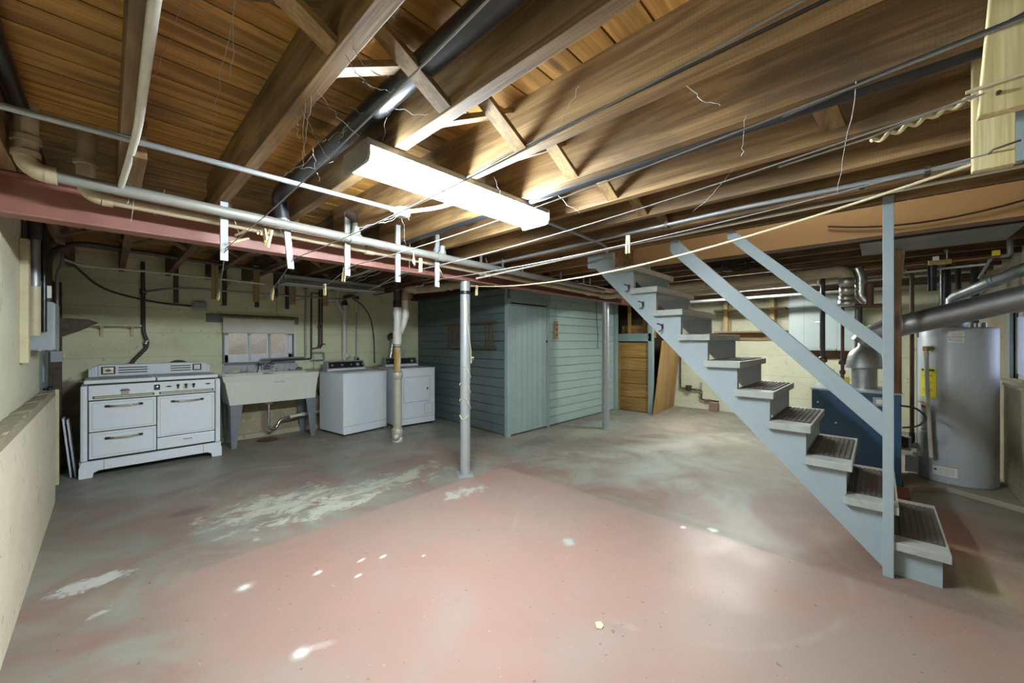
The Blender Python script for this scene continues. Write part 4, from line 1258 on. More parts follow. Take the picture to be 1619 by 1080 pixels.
# ------------------------------------------------------------------ washer and dryer
def console(o, w, d, h, knobs):
    m = MB().hexa([(.035, d - .16, h), (w - .035, d - .16, h), (w - .035, d - .01, h), (.035, d - .01, h)], [(.05, d - .105, h + .155), (w - .05, d - .105, h + .155), (w - .05, d - .02, h + .155), (.05, d - .02, h + .155)])
    c = m.build('console', 'appliance_grey', o, True, .006)
    def face(u, v, e=0.0): return (.035 + .015 * v + u * (w - .07 - .03 * v), d - .16 + .055 * v - .003 - e, h + .155 * v)
    MB().hexa([face(.05, .32), face(.95, .32), face(.95, .32, -.006), face(.05, .32, -.006)], [face(.05, .90), face(.95, .90), face(.95, .90, -.006), face(.05, .90, -.006)]).build('control_panel', 'appliance_panel', c, True)
    MB().hexa([face(.01, .04), face(.99, .04), face(.99, .04, -.006), face(.01, .04, -.006)], [face(.01, .24), face(.99, .24), face(.99, .24, -.006), face(.01, .24, -.006)]).build('console_trim', 'appliance_white', c, True, .002)
    for u, r in knobs:
        p = Vector(face(u, .60))
        MB().lathe([(0, -.022), (r * .8, -.022), (r, -.004), (r, .004)], p, 16, 'y').build('knob', 'appliance_grey', c, True)
        MB().box((p.x - .003, p.y - .026, p.z - r * .7), (p.x + .003, p.y - .020, p.z + r * .7)).build('knob_pointer', 'chrome', c, True)


W_, D_, HH = .74, .66, .915
wa = thing('washing_machine', (2.349, 5.60, 0), 'white top-loading washing machine turned slightly beside the laundry sink', 'washing machine', rz=math.radians(8.0))
bx('cabinet', 'appliance_white', (.0, .0, .03), (W_, D_, HH - .025), wa, .008, True)
bx('top', 'appliance_white', (-.004, -.006, HH - .027), (W_ + .004, D_ + .004, HH), wa, .012, True)
bx('lid', 'stove_top_dust', (.10, .06, HH), (W_ - .08, D_ - .19, HH + .012), wa, .004, True)
bx('kick_panel', 'appliance_white', (.004, -.004, .025), (W_ - .004, .004, .135), wa, .003, True)
bx('panel_seam', 'print_grey', (.003, -.0012, .136), (W_ - .003, .002, .141), wa, 0, True)
bx('base', 'black_plastic', (.03, .03, 0), (W_ - .03, D_ - .03, .03), wa, 0, True)
console(wa, W_, D_, HH, ((.13, .017), (.38, .017), (.62, .012), (.80, .030), (.93, .010)))
W2 = .70
dr = thing('clothes_dryer', (3.155, 5.535, 0), 'white front-loading clothes dryer next to the plank closet', 'dryer', rz=math.radians(-4.2))
bx('cabinet', 'appliance_white', (.0, .0, .03), (W2, D_, HH + .005), dr, .008, True)
bx('top', 'appliance_white', (-.004, -.006, HH + .003), (W2 + .004, D_ + .004, HH + .030), dr, .012, True)
bx('top_dust', 'stove_top_dust', (.03, .03, HH + .030), (W2 - .03, D_ - .17, HH + .0315), dr, 0, True)
fd = bx('door', 'appliance_white', (.14, -.010, .395), (W2 - .10, .004, .795), dr, .008, True)
m = MB()
for a in (((.135, .800), (W2 - .095, .804)), ((.135, .385), (W2 - .095, .390)), ((W2 - .095, .385), (W2 - .091, .804)), ((.131, .385), (.135, .804))):
    m.box((a[0][0], -.002, a[0][1]), (a[1][0], .002, a[1][1]))
m.build('door_gap', 'print_grey', dr, True)
MB().box((W2 - .155, -.020, .585), (W2 - .135, -.010, .61)).box((W2 - .16, -.017, .57), (W2 - .15, -.010, .615)).build('door_latch', 'print_black', fd, True)
m = MB()
for a in (((W2 - .20, .345), (W2 - .045, .349)), ((W2 - .20, .175), (W2 - .045, .179)), ((W2 - .20, .175), (W2 - .196, .349)), ((W2 - .049, .175), (W2 - .045, .349))):
    m.box((a[0][0], -.003, a[0][1]), (a[1][0], .002, a[1][1]))
m.build('access_panel', 'print_grey', dr, True)
bx('kick_seam', 'print_grey', (.003, -.0015, .128), (W2 - .003, .002, .133), dr, 0, True)
bx('base', 'black_plastic', (.03, .03, 0), (W2 - .03, D_ - .03, .03), dr, 0, True)
console(dr, W2, D_, HH + .03, ((.10, .015), (.30, .015), (.82, .026)))

# PVC standpipe, outlet conduit and gas hose on the back wall
sp = thing('standpipe', (2.71, 6.42, .95), 'white plastic standpipe with side branch on the wall behind the washer', 'pipe')
MB().tube([(2.715, 6.42, 1.0), (2.715, 6.42, 1.98)], .036, 16).build('pipe', 'pvc_white', sp)
MB().tube(bend([(2.60, 6.42, 2.30), (2.60, 6.42, 2.0), (2.70, 6.42, 1.84)], .07), .026, 14).build('branch', 'pvc_white', sp)
MB().cyl((2.715, 6.42, 1.98), (2.715, 6.42, 2.04), .045, n=16).build('rubber_coupling', 'black_plastic', sp)
MB().tube(bend([(2.715, 6.42, 2.04), (2.715, 6.42, 2.12), (2.85, 6.42, 2.14), (2.95, 6.42, 2.12)], .06), .03, 14).build('vent_bend', 'dark_iron', sp)
MB().lathe([(0, -.05), (.04, -.045), (.045, 0)], (2.735, 6.39, 1.14), 16, 'y').build('cleanout', 'pvc_white', sp)
q = thing('outlet_box', (2.94, 6.46, 1.06), 'small metal outlet box at the foot of a grey conduit over the washer', 'outlet')
MB().cyl((2.935, 6.47, 1.12), (2.935, 6.47, 1.88), .013, n=10).build('conduit', 'conduit_grey', q)
MB().cyl((2.935, 6.47, 1.88), (2.935, 6.47, 2.30), .024, n=12).build('sleeve', 'pvc_white', q)
bx('box', 'galvanised', (2.90, 6.43, 1.03), (2.97, 6.49, 1.12), q, .004)
MB().cyl((2.935, 6.43, 1.08), (2.935, 6.40, 1.08), .020, n=12).build('plug', 'black_plastic', q)
q = MB().tube(bend([(2.86, 6.44, 2.10), (3.02, 6.44, 2.02), (3.17, 6.44, 1.82), (3.24, 6.44, 1.5), (3.25, 6.44, 1.0)], .2), .009, 8).build('gas_hose', 'dark_cable')
tag(q, 'black hose curving down the wall between washer and dryer', 'hose')
q = thing('dryer_duct', (3.62, 6.45, 1.0), 'flexible foil dryer duct rising to a round vent on the wall', 'duct')
pts = bend([(3.52, 6.40, .90), (3.56, 6.42, 1.15), (3.60, 6.44, 1.42)], .1)
m = MB(); n = 34
P = [V(3.50, 6.40, .88).lerp(V(3.60, 6.43, 1.42), i / n) for i in range(n + 1)]
m.tube(P, [.052 if i % 2 else .046 for i in range(n + 1)], 14).build('hose', 'foil', q)
MB().lathe([(.08, -.03), (.08, 0), (.0, 0)], (3.60, 6.49, 1.46), 18, 'y').lathe([(0, -.09), (.055, -.085), (.06, -.03), (.08, -.03)], (3.60, 6.49, 1.46), 18, 'y').build('wall_vent', 'dark_iron', q)
q = MB().tube(bend([(2.27, 6.45, .75), (2.30, 6.44, .55), (2.42, 6.40, .45)], .1), .02, 8).build('drain_hose', 'dark_cable')
tag(q, 'black drain hose behind the washer and sink', 'hose')

# ------------------------------------------------------------------ soil stack
so = thing('soil_stack', (2.76, 4.81, 0), 'white plastic and cast-iron soil stack standing before the dryer', 'pipe')
sx_, sy_ = 2.76, 4.81
m = MB().tube([(sx_, sy_, .10), (sx_, sy_, .94)], .058, 20)
m.lathe([(.060, .06), (.075, .07), (.078, .16), (.066, .18), (.058, .19)], (sx_, sy_, 0), 20).lathe([(.058, .86), (.072, .88), (.074, .95), (.066, .962), (.045, .965)], (sx_, sy_, 0), 20)
m.lathe([(.075, 0), (.075, .06), (.060, .07)], (sx_, sy_, 0), 20)
m.build('hub_pipe', 'rusty_white_iron', so)
MB().lathe([(0, -.025), (.04, -.022), (.046, 0), (.046, .03)], (sx_ - .045, sy_ - .055, .075), 16, 'y').build('cleanout', 'rusty_white_iron', so)
MB().tube([(sx_, sy_, .95), (sx_, sy_, 1.36)], .046, 20).build('iron_pipe', 'stack_iron', so)
m = MB()
for z in (1.30, 1.335): m.cyl((sx_, sy_, z), (sx_, sy_, z + .012), .0485, n=20)
m.build('clamp', 'dark_iron', so)
MB().tube([(sx_, sy_, 1.34), (sx_, sy_, 1.86)], .050, 20).cyl((sx_, sy_, 1.36), (sx_, sy_, 1.52), .060, n=20).cyl((sx_, sy_, 1.72), (sx_, sy_, 1.80), .056, n=20).build('plastic_wye', 'pvc_white', so)
MB().tube(bend([(sx_ + .03, sy_, 1.50), (sx_ + .10, sy_, 1.62), (sx_ + .11, sy_ - .02, 1.76), (sx_ + .11, sy_ - .02, 1.98)], .10), .044, 18).cyl((sx_ + .11, sy_ - .02, 1.70), (sx_ + .11, sy_ - .02, 1.79), .053, n=18).build('plastic_branch', 'pvc_white', so)
MB().cyl((sx_, sy_, 1.85), (sx_, sy_, 1.94), .056, n=18).build('rubber_coupling', 'black_plastic', so)
MB().cyl((sx_, sy_, 1.94), (sx_, sy_, 2.30), .05, n=18).build('upper_pipe', 'dark_iron', so)
pts = bend([(sx_ + .11, sy_ - .02, 1.95), (sx_ + .11, sy_ - .02, 2.11), (sx_ + .28, sy_ - .10, 2.11), (3.05, 4.0, 2.10), (2.98, 3.45, 2.08), (2.66, 3.30, 2.07)], .12)
m = MB().tube([p + V(0, 0, .01 * math.sin(i * 2.3)) for i, p in enumerate(pts)], [.052 + .006 * math.sin(i * 1.7) for i in range(len(pts))], 16)
m.build('wrapped_bend', 'pipe_tan', so)

# ------------------------------------------------------------------ electrical things on the left wall
ep = thing('electrical_panel', (-.33, 4.55, 1.31), 'grey steel electrical panel box on the cream wall', 'electrical panel')
bx('box', 'panel_grey', (-.394, 4.42, 1.315), (-.275, 4.80, 1.672), ep, .004)
bx('cover', 'panel_grey', (-.277, 4.43, 1.325), (-.268, 4.79, 1.662), ep, .003)
MB().cyl((-.34, 4.42, 1.31), (-.34, 4.42, 1.318), .012, n=10).cyl((-.30, 4.5, 1.305), (-.30, 4.5, 1.318), .012, n=10).build('knockout', 'galvanised', ep)
sc_ = thing('service_conduit', (-.365, 4.32, 1.62), 'stout silver service conduit rising from beside the electrical panel', 'conduit')
MB().cyl((-.358, 4.33, 1.77), (-.358, 4.33, 2.10), .030, n=16).cyl((-.358, 4.33, 1.77), (-.358, 4.33, 1.81), .034, n=16).build('upper_pipe', 'galvanised', sc_)
MB().cyl((-.358, 4.33, 1.42), (-.358, 4.33, 1.77), .031, n=16).build('lower_pipe', 'yellow_trim', sc_)
MB().cyl((-.358, 4.33, 2.10), (-.358, 4.33, 2.30), .037, n=16).build('collar', 'dark_iron', sc_)
MB().tube([(-.32, 4.40, 1.45), (-.32, 4.40, 2.30)], .016, 10).build('black_riser', 'black_iron', sc_)
bx('tag_plate', 'label_white', (-.315, 4.42, 1.70), (-.285, 4.426, 1.79), sc_, .002)
q = thing('wall_batten', (-.38, 4.1, 1.24), 'peeling yellow-painted batten on the cream wall beside the electrical panel', 'batten')
bx('strip', 'yellow_trim', (-.394, 4.02, 1.24), (-.355, 4.10, 2.05), q, .004)
bx('strip', 'yellow_trim', (-.394, 4.14, 1.37), (-.362, 4.20, 2.0), q, .004)
bx('backing', 'dark_wood', (-.396, 4.10, 1.26), (-.386, 4.40, 2.2), q, .002)
q = thing('switch_box', (-.33, 5.5, 1.22), 'small metal switch box on thin conduit beside the blue-grey door', 'switch box')
bx('box', 'panel_grey', (-.365, 5.54, 1.19), (-.29, 5.60, 1.29), q, .004)
MB().tube(bend([(-.325, 5.57, 1.29), (-.325, 5.57, 2.02), (-.30, 5.60, 2.12), (-.29, 5.62, 2.25)], .06), .012, 10).build('conduit', 'conduit_grey', q)
bx('toggle', 'label_white', (-.29, 5.562, 1.235), (-.276, 5.572, 1.25), q)
q = MB().tube(bend([(-.34, 5.0, 1.70), (-.34, 5.0, 2.12), (-.20, 5.15, 2.26), (.9, 5.3, 2.24), (2.2, 5.35, 2.22)], .15), .022, 12).build('conduit', 'dark_iron')
tag(q, 'thick dark cable arching from the electrical panel along the joists', 'cable')
q = MB().tube(bend([(-.30, 5.62, 2.17), (-.18, 5.62, 2.12), (.3, 5.62, 2.125), (1.32, 5.4, 2.08)], .08), .012, 8).build('conduit', 'conduit_white')
tag(q, 'bare conduit running from the door towards the unlit strip light', 'conduit')
q = MB().tube(bend([(-.29, 5.62, 2.20), (-.05, 6.2, 1.95), (.4, 6.45, 1.86), (.75, 6.46, 1.84)], .25), .012, 8).build('conduit', 'dark_iron')
tag(q, 'dark conduit sagging along the wall over the old stove', 'conduit')
q = MB().tube(bend([(.30, 6.44, 1.98), (.55, 6.30, 2.04), (.75, 6.2, 2.04), (2.3, 6.2, 2.05), (2.62, 6.2, 2.06)], .2), .013, 8).build('conduit', 'conduit_grey')
tag(q, 'grey conduit along the wall above the roller shade', 'conduit')
q = bx('octagon_box', 'panel_grey', (.76, 6.38, 1.80), (.90, 6.47, 1.90), None, .02)
tag(q, 'flat grey ceiling box hanging above the wall shelf', 'junction box')
q = thing('pull_cord', (1.23, 5.0, 1.70), 'dark pull cord hanging above the roller shade', 'pull cord')
MB().cyl((1.23, 4.6, 1.69), (1.23, 4.6, 2.44), .003, n=6).build('cord', 'dark_cable', q)
MB().lathe([(.004, 1.84), (.016, 1.86), (.016, 1.92), (.006, 1.95)], (1.23, 4.6, 0), 10).build('bell', 'dark_cable', q)
for i, (x, l) in enumerate(((.56, 'over the wall shelf'), (1.05, 'left of the roller shade'), (1.42, 'over the roller shade'), (1.80, 'right over the roller shade'))):
    q = bx('wood_peg', 'dark_wood', (x, 6.30, 1.86), (x + .05, 6.33, 2.44), None, .003)
    tag(q, 'short dark wooden stub hanging from the joists ' + l, 'stub', 'dark stubs over the laundry')

# ------------------------------------------------------------------ things on the closet
rk = thing('drying_rack', (3.95, 4.7, 1.3), 'folded wooden drying rack mounted on the closet side', 'drying rack')
xw = lambda y: 3.985 + (y - 3.86) * .065
for z in (1.285, 1.665):
    MB().bar((xw(4.12) - .05, 4.12, z), (xw(5.36) - .05, 5.36, z), .10, .022).build('rail', 'rack_wood', rk)
for y in (4.14, 4.22, 4.30, 5.0, 5.10, 5.20, 5.30):
    x = xw(y) - .05
    MB().bar((x - .03, y, 1.285), (x - .03, y, 1.665), .012, .012, (0, 1, 0)).build('rung', 'rack_wood', rk)
sg = thing('wooden_plaque', (5.1, 3.85, 1.41), 'small narrow wooden plaque hung on a string on the closet front', 'plaque')
bx('board', 'sign_wood', (5.07, 3.845, 1.42), (5.155, 3.862, 1.715), sg, .003)
MB().tube([(5.112, 3.853, 1.715), (5.112, 3.862, 1.96)], .0025, 5).build('string', 'white_slat', sg)
for z, h in ((1.64, .03), (1.555, .045), (1.47, .035)):
    bx('burned_letter', 'dark_wood', (5.098, 3.8435, z), (5.128, 3.8455, z + h), sg)
q = MB().tube([(5.112, 3.867, 1.96), (5.112, 3.845, 1.965), (5.105, 3.84, 1.985)], .004, 6).build('wall_hook', 'dark_iron')
tag(q, 'little hook holding the wooden plaque on the closet', 'hook')
q = MB().tube([(5.50, 3.867, 1.98), (5.50, 3.845, 1.985), (5.49, 3.84, 2.005)], .004, 6).build('wall_hook', 'dark_iron')
tag(q, 'empty little hook on the closet beside the plaque hook', 'hook')
q = MB().tube([(6.35, 3.85, 2.18), (6.37, 3.85, 1.8), (6.42, 3.85, 1.5), (6.40, 3.85, 1.25)], .006, 6).build('cable', 'dark_cable')
tag(q, 'black cable hanging down the closet front behind the far post', 'cable')

# leaning plywood beyond the bin, dark recess behind it
q = MB().hexa([(7.02, 3.03, 0), (8.33, 3.16, 0), (8.33, 3.178, 0), (7.02, 3.048, 0)], [(7.34, 2.99, 1.40), (8.38, 3.04, 1.40), (8.38, 3.058, 1.40), (7.34, 3.008, 1.40)]).build('plywood_sheet', 'plywood')
tag(q, 'tan plywood sheet leaning at the end of the plank bin', 'plywood sheet')

# ------------------------------------------------------------------ right wall: shelves, cabinet, water meter
sh = thing('wooden_shelves', (8.25, 1.7, 1.5), 'rough wooden wall shelves with pale uprights behind the staircase', 'shelf')
for y in (2.10, 1.36):
    bx('upright', 'upright_wood', (8.09, y - .035, 1.54), (8.13, y + .035, 2.20), sh, .003)
    bx('rear_upright', 'upright_wood', (8.34, y - .035, 1.54), (8.38, y + .035, 2.20), sh, .003)
for z in (1.575, 1.985):
    bx('shelf_board', 'shelf_wood', (8.08, 1.16, z - .03), (8.40, 2.30, z), sh, .003)
bx('ledger', 'shelf_wood', (8.36, .30, 1.40), (8.40, 2.30, 1.55), sh, .003)
cbn = thing('wall_cabinet', (8.2, .68, 1.24), 'pale blue-white metal wall cabinet with two doors behind the staircase', 'cabinet')
bx('door_gap', 'dark_iron', (8.098, .684, 1.26), (8.104, .693, 2.175), cbn)
bx('carcass', 'cabinet_paint', (8.10, .26, 1.245), (8.39, 1.115, 2.19), cbn, .004)
for y0, y1 in ((.265, .685), (.692, 1.11)):
    dd_ = bx('door', 'cabinet_paint', (8.082, y0, 1.26), (8.10, y1, 2.175), cbn, .004)
    bx('door_crease', 'panel_grey', (8.0805, (y0 + y1) / 2 - .004, 1.27), (8.083, (y0 + y1) / 2 + .004, 2.165), dd_)
    yk = y1 - .03 if y0 < .5 else y0 + .03
    MB().box((8.06, yk - .03, 1.695), (8.082, yk + .03, 1.71)).build('handle', 'chrome', dd_)
bx('base_edge', 'cabinet_paint', (8.07, .25, 1.235), (8.39, 1.12, 1.25), cbn, .003)
q = bx('ledger_board', 'brown_board', (8.36, .26, 1.09), (8.40, 1.06, 1.225), None, .003)
tag(q, 'brown board on the wall under the pale metal cabinet', 'board')
wm = thing('water_meter', (8.3, 2.7, 0), 'water meter and pipes low on the wall under the stairs', 'water meter')
MB().tube(bend([(8.33, 3.02, 1.1), (8.33, 3.02, .40), (8.33, 2.60, .385), (8.33, 2.60, .20), (8.33, 2.28, .19)], .04), .016, 10).build('pipe', 'dark_iron', wm)
MB().lathe([(.0, .36), (.05, .36), (.055, .38), (.055, .44), (.06, .445), (.06, .47), (.0, .475)], (8.30, 2.84, 0), 14).build('meter_body', 'dark_iron', wm)
MB().cyl((8.31, 2.60, .40), (8.31, 2.60, .55), .014, n=8).build('stub', 'galvanised', wm)
m = MB()
for y, z in ((2.95, .40), (2.70, .39), (2.62, .33), (2.62, .24), (2.52, .195), (2.45, .195)):
    m.lathe([(0, -.025), (.024, -.025), (.028, 0), (.024, .025), (0, .025)], (8.33, y, z), 8, 'y')
m.build('fitting', 'brass', wm)
q = bx('brick_block', 'brick_red', (8.22, 2.27, 0), (8.34, 2.43, .16), None, .01)
tag(q, 'rusty red block on the floor under the water pipe', 'block')

# ------------------------------------------------------------------ boiler
bo = thing('boiler', (5.25, .17, 0), 'blue jacketed gas boiler behind the staircase', 'boiler')
bx('jacket', 'boiler_blue', (4.95, -.155, .04), (5.58, .49, .895), bo, .006)
bx('top_lip', 'boiler_lip', (4.94, -.165, .893), (5.59, .50, .912), bo, .004)
bx('base', 'pad_concrete', (4.93, -.17, 0), (5.60, .50, .04), bo)
MB().cyl((5.28, .10, .91), (5.28, .10, 1.13), .098, n=24).build('flue_collar', 'galvanised', bo)
MB().lathe([(.095, 1.12), (.145, 1.112), (.145, 1.122), (.128, 1.235), (.112, 1.275), (.065, 1.315), (.050, 1.335), (.045, 1.43), (.03, 1.47), (0, 1.475)], (5.28, .10, 0), 28).build('draft_hood', 'galvanised', bo)
sw_ = bx('switch_box', 'galvanised', (4.93, -.06, .78), (4.952, .035, .86), bo, .003)
bx('switch_cover', 'label_white', (4.921, -.035, .80), (4.932, .012, .84), sw_, .002)
MB().tube(bend([(4.94, -.07, .86), (4.94, -.085, 1.2), (4.94, -.09, 2.0), (5.05, -.09, 2.1)], .05), .010, 8).build('conduit', 'conduit_grey', bo)
for y, z in ((.30, .58), (.44, .77), (-.10, .75)):
    MB().cyl((4.952, y, z), (4.945, y, z), .008, n=8).build('screw', 'chrome', bo)
MB().tube(bend([(4.95, -.14, .80), (4.97, -.25, .79), (4.99, -.32, .70), (4.98, -.26, .62), (4.96, -.16, .60)], .06), .008, 8).build('cable', 'dark_cable', bo)

vp = thing('boiler_vent', (5.2, -.4, 1.4), 'large dull galvanised vent pipe slanting from the boiler past the water heater', 'vent pipe')
vpath = bend([(5.30, .12, 1.36), (5.29, .06, 1.44), (5.26, -.06, 1.50), (5.10, -.98, 1.775)], .06)
MB().tube(vpath, .098, 24).build('pipe', 'galvanised', vp)
a, b = V(5.26, -.06, 1.50), V(5.10, -.98, 1.775)
for f in (.50, .62, .84, .865, .89):
    c = a.lerp(b, f); d = (b - a).normalized()
    MB().cyl(c - d * .006, c + d * .006, .1015, n=24).build('seam_ring', 'galvanised', vp)
MB().tube([a.lerp(b, .52), a.lerp(b, .98)], .1005, 24).build('outer_sleeve', 'galvanised', vp)

# ------------------------------------------------------------------ water heater
HXc, HYc, HR = 5.625, -.545, .262
wh = thing('water_heater', (HXc, HYc, .05), 'tall grey gas water heater tank with a yellow energy label', 'water heater')
MB().lathe([(0, .05), (HR - .01, .05), (HR, .065), (HR, 1.49), (HR - .008, 1.505), (HR - .02, 1.51), (0, 1.515)], (HXc, HYc, 0), 56).build('tank', 'heater_grey', wh)
MB().lathe([(HR - .03, .05), (HR - .012, .045), (HR - .012, .085), (HR - .03, .085)], (HXc, HYc, 0), 40).build('base_ring', 'black_plastic', wh)


def on_tank(a, z, e=0.0): return V(HXc + (HR + e) * math.cos(a), HYc + (HR + e) * math.sin(a), z)


def decal(name, mat, a0, a1, z0, z1, par, e=.0012, n=6):
    m = MB(); vs = []; fs = []
    for i in range(n + 1):
        a = a0 + (a1 - a0) * i / n
        vs += [on_tank(a, z0, e), on_tank(a, z1, e)]
    for i in range(n): fs.append((2 * i, 2 * i + 2, 2 * i + 3, 2 * i + 1))
    for i in range(n + 1):
        a = a0 + (a1 - a0) * i / n
        vs += [on_tank(a, z0, e - .001), on_tank(a, z1, e - .001)]
    b0 = 2 * (n + 1)
    for i in range(n): fs.append((b0 + 2 * i + 1, b0 + 2 * i + 3, b0 + 2 * i + 2, b0 + 2 * i))
    m.add(vs, fs)
    return m.build(name, mat, par)


# angle towards the camera on the tank
AC = math.atan2(-HYc, -HXc)
R_ = math.radians
el = decal('energy_label', 'label_yellow', AC - R_(60), AC - R_(28), .845, 1.125, wh)
decal('label_heading', 'print_black', AC - R_(57), AC - R_(31), 1.095, 1.115, el, .0020)
for z, a in ((1.055, 40), (1.045, 46), (.985, 42), (.92, 45), (.905, 45)):
    decal('label_print', 'print_grey', AC - R_(a + 8), AC - R_(34), z, z + .006, el, .0020)
el = decal('upper_label', 'label_white', AC - R_(11), AC + R_(11), 1.37, 1.475, wh)
decal('label_stripe', 'label_orange', AC - R_(11), AC + R_(11), 1.417, 1.423, el, .0020)
for z in (1.452, 1.440, 1.428, 1.402, 1.392, 1.382):
    decal('label_print', 'print_grey', AC - R_(6), AC + R_(8), z, z + .003, el, .0020)
decal('label_mark', 'print_black', AC - R_(9.5), AC - R_(7), 1.394, 1.402, el, .0020)
el = decal('warning_label', 'label_white', AC - R_(70), AC - R_(38), .50, .79, wh)
decal('label_stripe', 'label_orange', AC - R_(70), AC - R_(38), .782, .790, el, .0020)
decal('label_mark', 'label_red', AC - R_(58), AC - R_(46), .735, .757, el, .0020)
decal('label_line', 'print_black', AC - R_(70), AC - R_(38), .685, .689, el, .0020)
for i in range(9):
    decal('label_print', 'print_grey', AC - R_(66), AC - R_(44), .66 - i * .014, .663 - i * .014, el, .0020)
decal('label_mark', 'print_black', AC - R_(58), AC - R_(48), .522, .530, el, .0020)
el = decal('lighting_label', 'boiler_lip', AC - R_(68), AC - R_(40), .33, .49, wh)
for i in range(5):
    for j in range(2):
        decal('label_print', 'print_grey', AC - R_(64 - j * 12), AC - R_(58 - j * 12), .46 - i * .028, .472 - i * .028, el, .0020)
el = decal('lower_label', 'label_white', AC - R_(34), AC + R_(2), .125, .215, wh)
decal('label_stripe', 'label_orange', AC - R_(34), AC + R_(2), .211, .216, el, .0020)
for i in range(5):
    decal('label_print', 'print_grey', AC - R_(24), AC - R_(2), .195 - i * .013, .198 - i * .013, el, .0020)
decal('label_mark', 'print_black', AC - R_(31), AC - R_(27), .165, .180, el, .0020)
decal('side_mark', 'print_black', AC - R_(76), AC - R_(68), 1.42, 1.48, wh)
# relief valve and discharge pipe
pv = on_tank(AC - R_(34), 1.315, 0)
pd = on_tank(AC - R_(34), 1.315, .075)
MB().cyl(pv, pd, .018, n=12).cyl(pd - V(0, 0, .025), pd + V(0, 0, .02), .022, n=12).build('relief_valve', 'brass', wh)
MB().lathe([(.0, 0), (.034, 0), (.034, .004), (0, .006)], pv, 14, 'x').build('escutcheon', 'label_white', wh)
MB().tube([pd - V(0, 0, .02), pd + V(-.02, -.012, -.55), pd + V(-.045, -.03, -1.02)], .0165, 12).cyl(pd - V(0, 0, .02), pd - V(0, 0, .07), .021, n=12).build('discharge_pipe', 'conduit_white', wh)
# gas control valve
pg = on_tank(AC - R_(82), .33, .0)
pg2 = on_tank(AC - R_(82), .33, .09)
MB().cyl(pg, pg2, .03, n=12).box(pg2 + V(-.05, -.05, -.05), pg2 + V(.05, .05, .085)).build('gas_valve', 'boiler_lip', wh, bevel=.006)
MB().box(pg2 + V(-.056, -.03, -.02), pg2 + V(-.048, .035, .075)).cyl(pg2 + V(-.05, 0, .0), pg2 + V(-.075, 0, .0), .022, n=12).build('valve_dial', 'black_plastic', wh)
MB().cyl(on_tank(AC - R_(62), .27, 0), on_tank(AC - R_(62), .27, .05), .026, .015, n=12).build('drain_valve', 'label_white', wh)
bx('burner_door', 'heater_grey', on_tank(AC - R_(75), .07, .03) + V(-.02, -.09, 0), on_tank(AC - R_(75), .23, .03) + V(.05, .06, 0), wh, .006)
MB().tube(bend([pg2 + V(-.02, .03, .08), pg2 + V(-.02, .045, .15), pg2 + V(-.01, .06, .17)], .03), .014, 8).build('gas_union', 'dark_iron', wh)
# draft hood and nipples
MB().lathe([(.09, 1.515), (.10, 1.56), (.10, 1.57), (.055, 1.66), (.05, 1.72), (.05, 1.80)], (HXc, HYc + .02, 0), 20).build('draft_hood', 'galvanised', wh)
for dx, dy in ((.10, -.14), (-.02, -.17), (.13, .10)):
    MB().cyl((HXc + dx, HYc + dy, 1.51), (HXc + dx, HYc + dy, 1.555), .018, n=10).build('nipple', 'galvanised', wh)
hv = MB().tube(bend([(HXc, HYc + .02, 1.78), (HXc - .03, HYc, 1.815), (5.35, -.72, 1.90), (5.10, -.96, 2.02)], .04), .048, 18)
a, b = V(5.35, -.72, 1.90), V(5.10, -.96, 2.02)
for f in (.0, .08, .5):
    c = a.lerp(b, f); d = (b - a).normalized(); hv.cyl(c - d * .01, c + d * .01, .052, n=18)
tag(hv.build('heater_vent', 'galvanised'), 'thin bright galvanised vent pipe rising from the water heater', 'vent pipe')

# concrete pad
q = thing('heater_pad', (5.6, -.4, 0), 'low concrete pad with a red painted edge under the water heater', 'concrete pad')
MB().prism([(4.90, -.21), (5.10, -.24), (5.30, -.46), (5.05, -.86), (6.4, -.86), (6.4, -.17), (4.95, -.17)], 'z', 0, .05).build('slab', 'pad_concrete', q, bevel=.008)
MB().prism([(4.62, .30), (4.62, -.20), (4.925, -.20), (4.925, .30)], 'z', 0, .075).build('red_step', 'pad_red', q, bevel=.006)

# ------------------------------------------------------------------ pipes above boiler
gp = thing('gas_pipe', (5.6, .45, .8), 'black gas pipe with valve hanging before the metal cabinet', 'pipe')
MB().cyl((5.62, .455, .80), (5.62, .455, 2.18), .022, n=12).build('pipe', 'black_iron', gp)
MB().lathe([(.022, 1.14), (.04, 1.15), (.04, 1.20), (.022, 1.21)], (5.62, .455, 0), 12).cyl((5.62, .455, 1.0), (5.62, .455, 1.05), .028, n=12).build('valve', 'dark_iron', gp)
MB().tube(bend([(5.62, .455, 2.0), (5.60, .50, 2.05), (5.60, .48, 2.2)], .03), .016, 8).build('wrapped_end', 'foil', gp)
gp2 = thing('gas_pipe', (5.6, .285, .7), 'brown steel pipe with a yellow-handled valve beside the boiler flue', 'pipe')
MB().tube(bend([(5.62, .285, .78), (5.62, .285, 2.10), (5.62, .20, 2.12)], .05), .016, 12).build('pipe', 'rust_pipe', gp2)
MB().lathe([(.016, 1.12), (.035, 1.13), (.035, 1.18), (.016, 1.19)], (5.62, .285, 0), 12).build('valve', 'dark_iron', gp2)
for z in (.92, 1.02): MB().cyl((5.62, .285, z), (5.62, .285, z + .04), .026, n=12).build('union', 'dark_iron', gp2)
MB().tube(bend([(5.62, .285, .80), (5.62, .285, .74), (5.62, .20, .74), (5.62, .19, .88)], .04), .022, 10).build('elbow', 'black_iron', gp2)
MB().box((5.585, .225, .90), (5.605, .265, .99)).build('valve_handle', 'valve_yellow', gp2, bevel=.006)
MB().tube([(5.60, .30, 1.17), (5.60, .335, 1.24), (5.60, .335, 1.30)], .004, 6).build('wire', 'dark_cable', gp2)
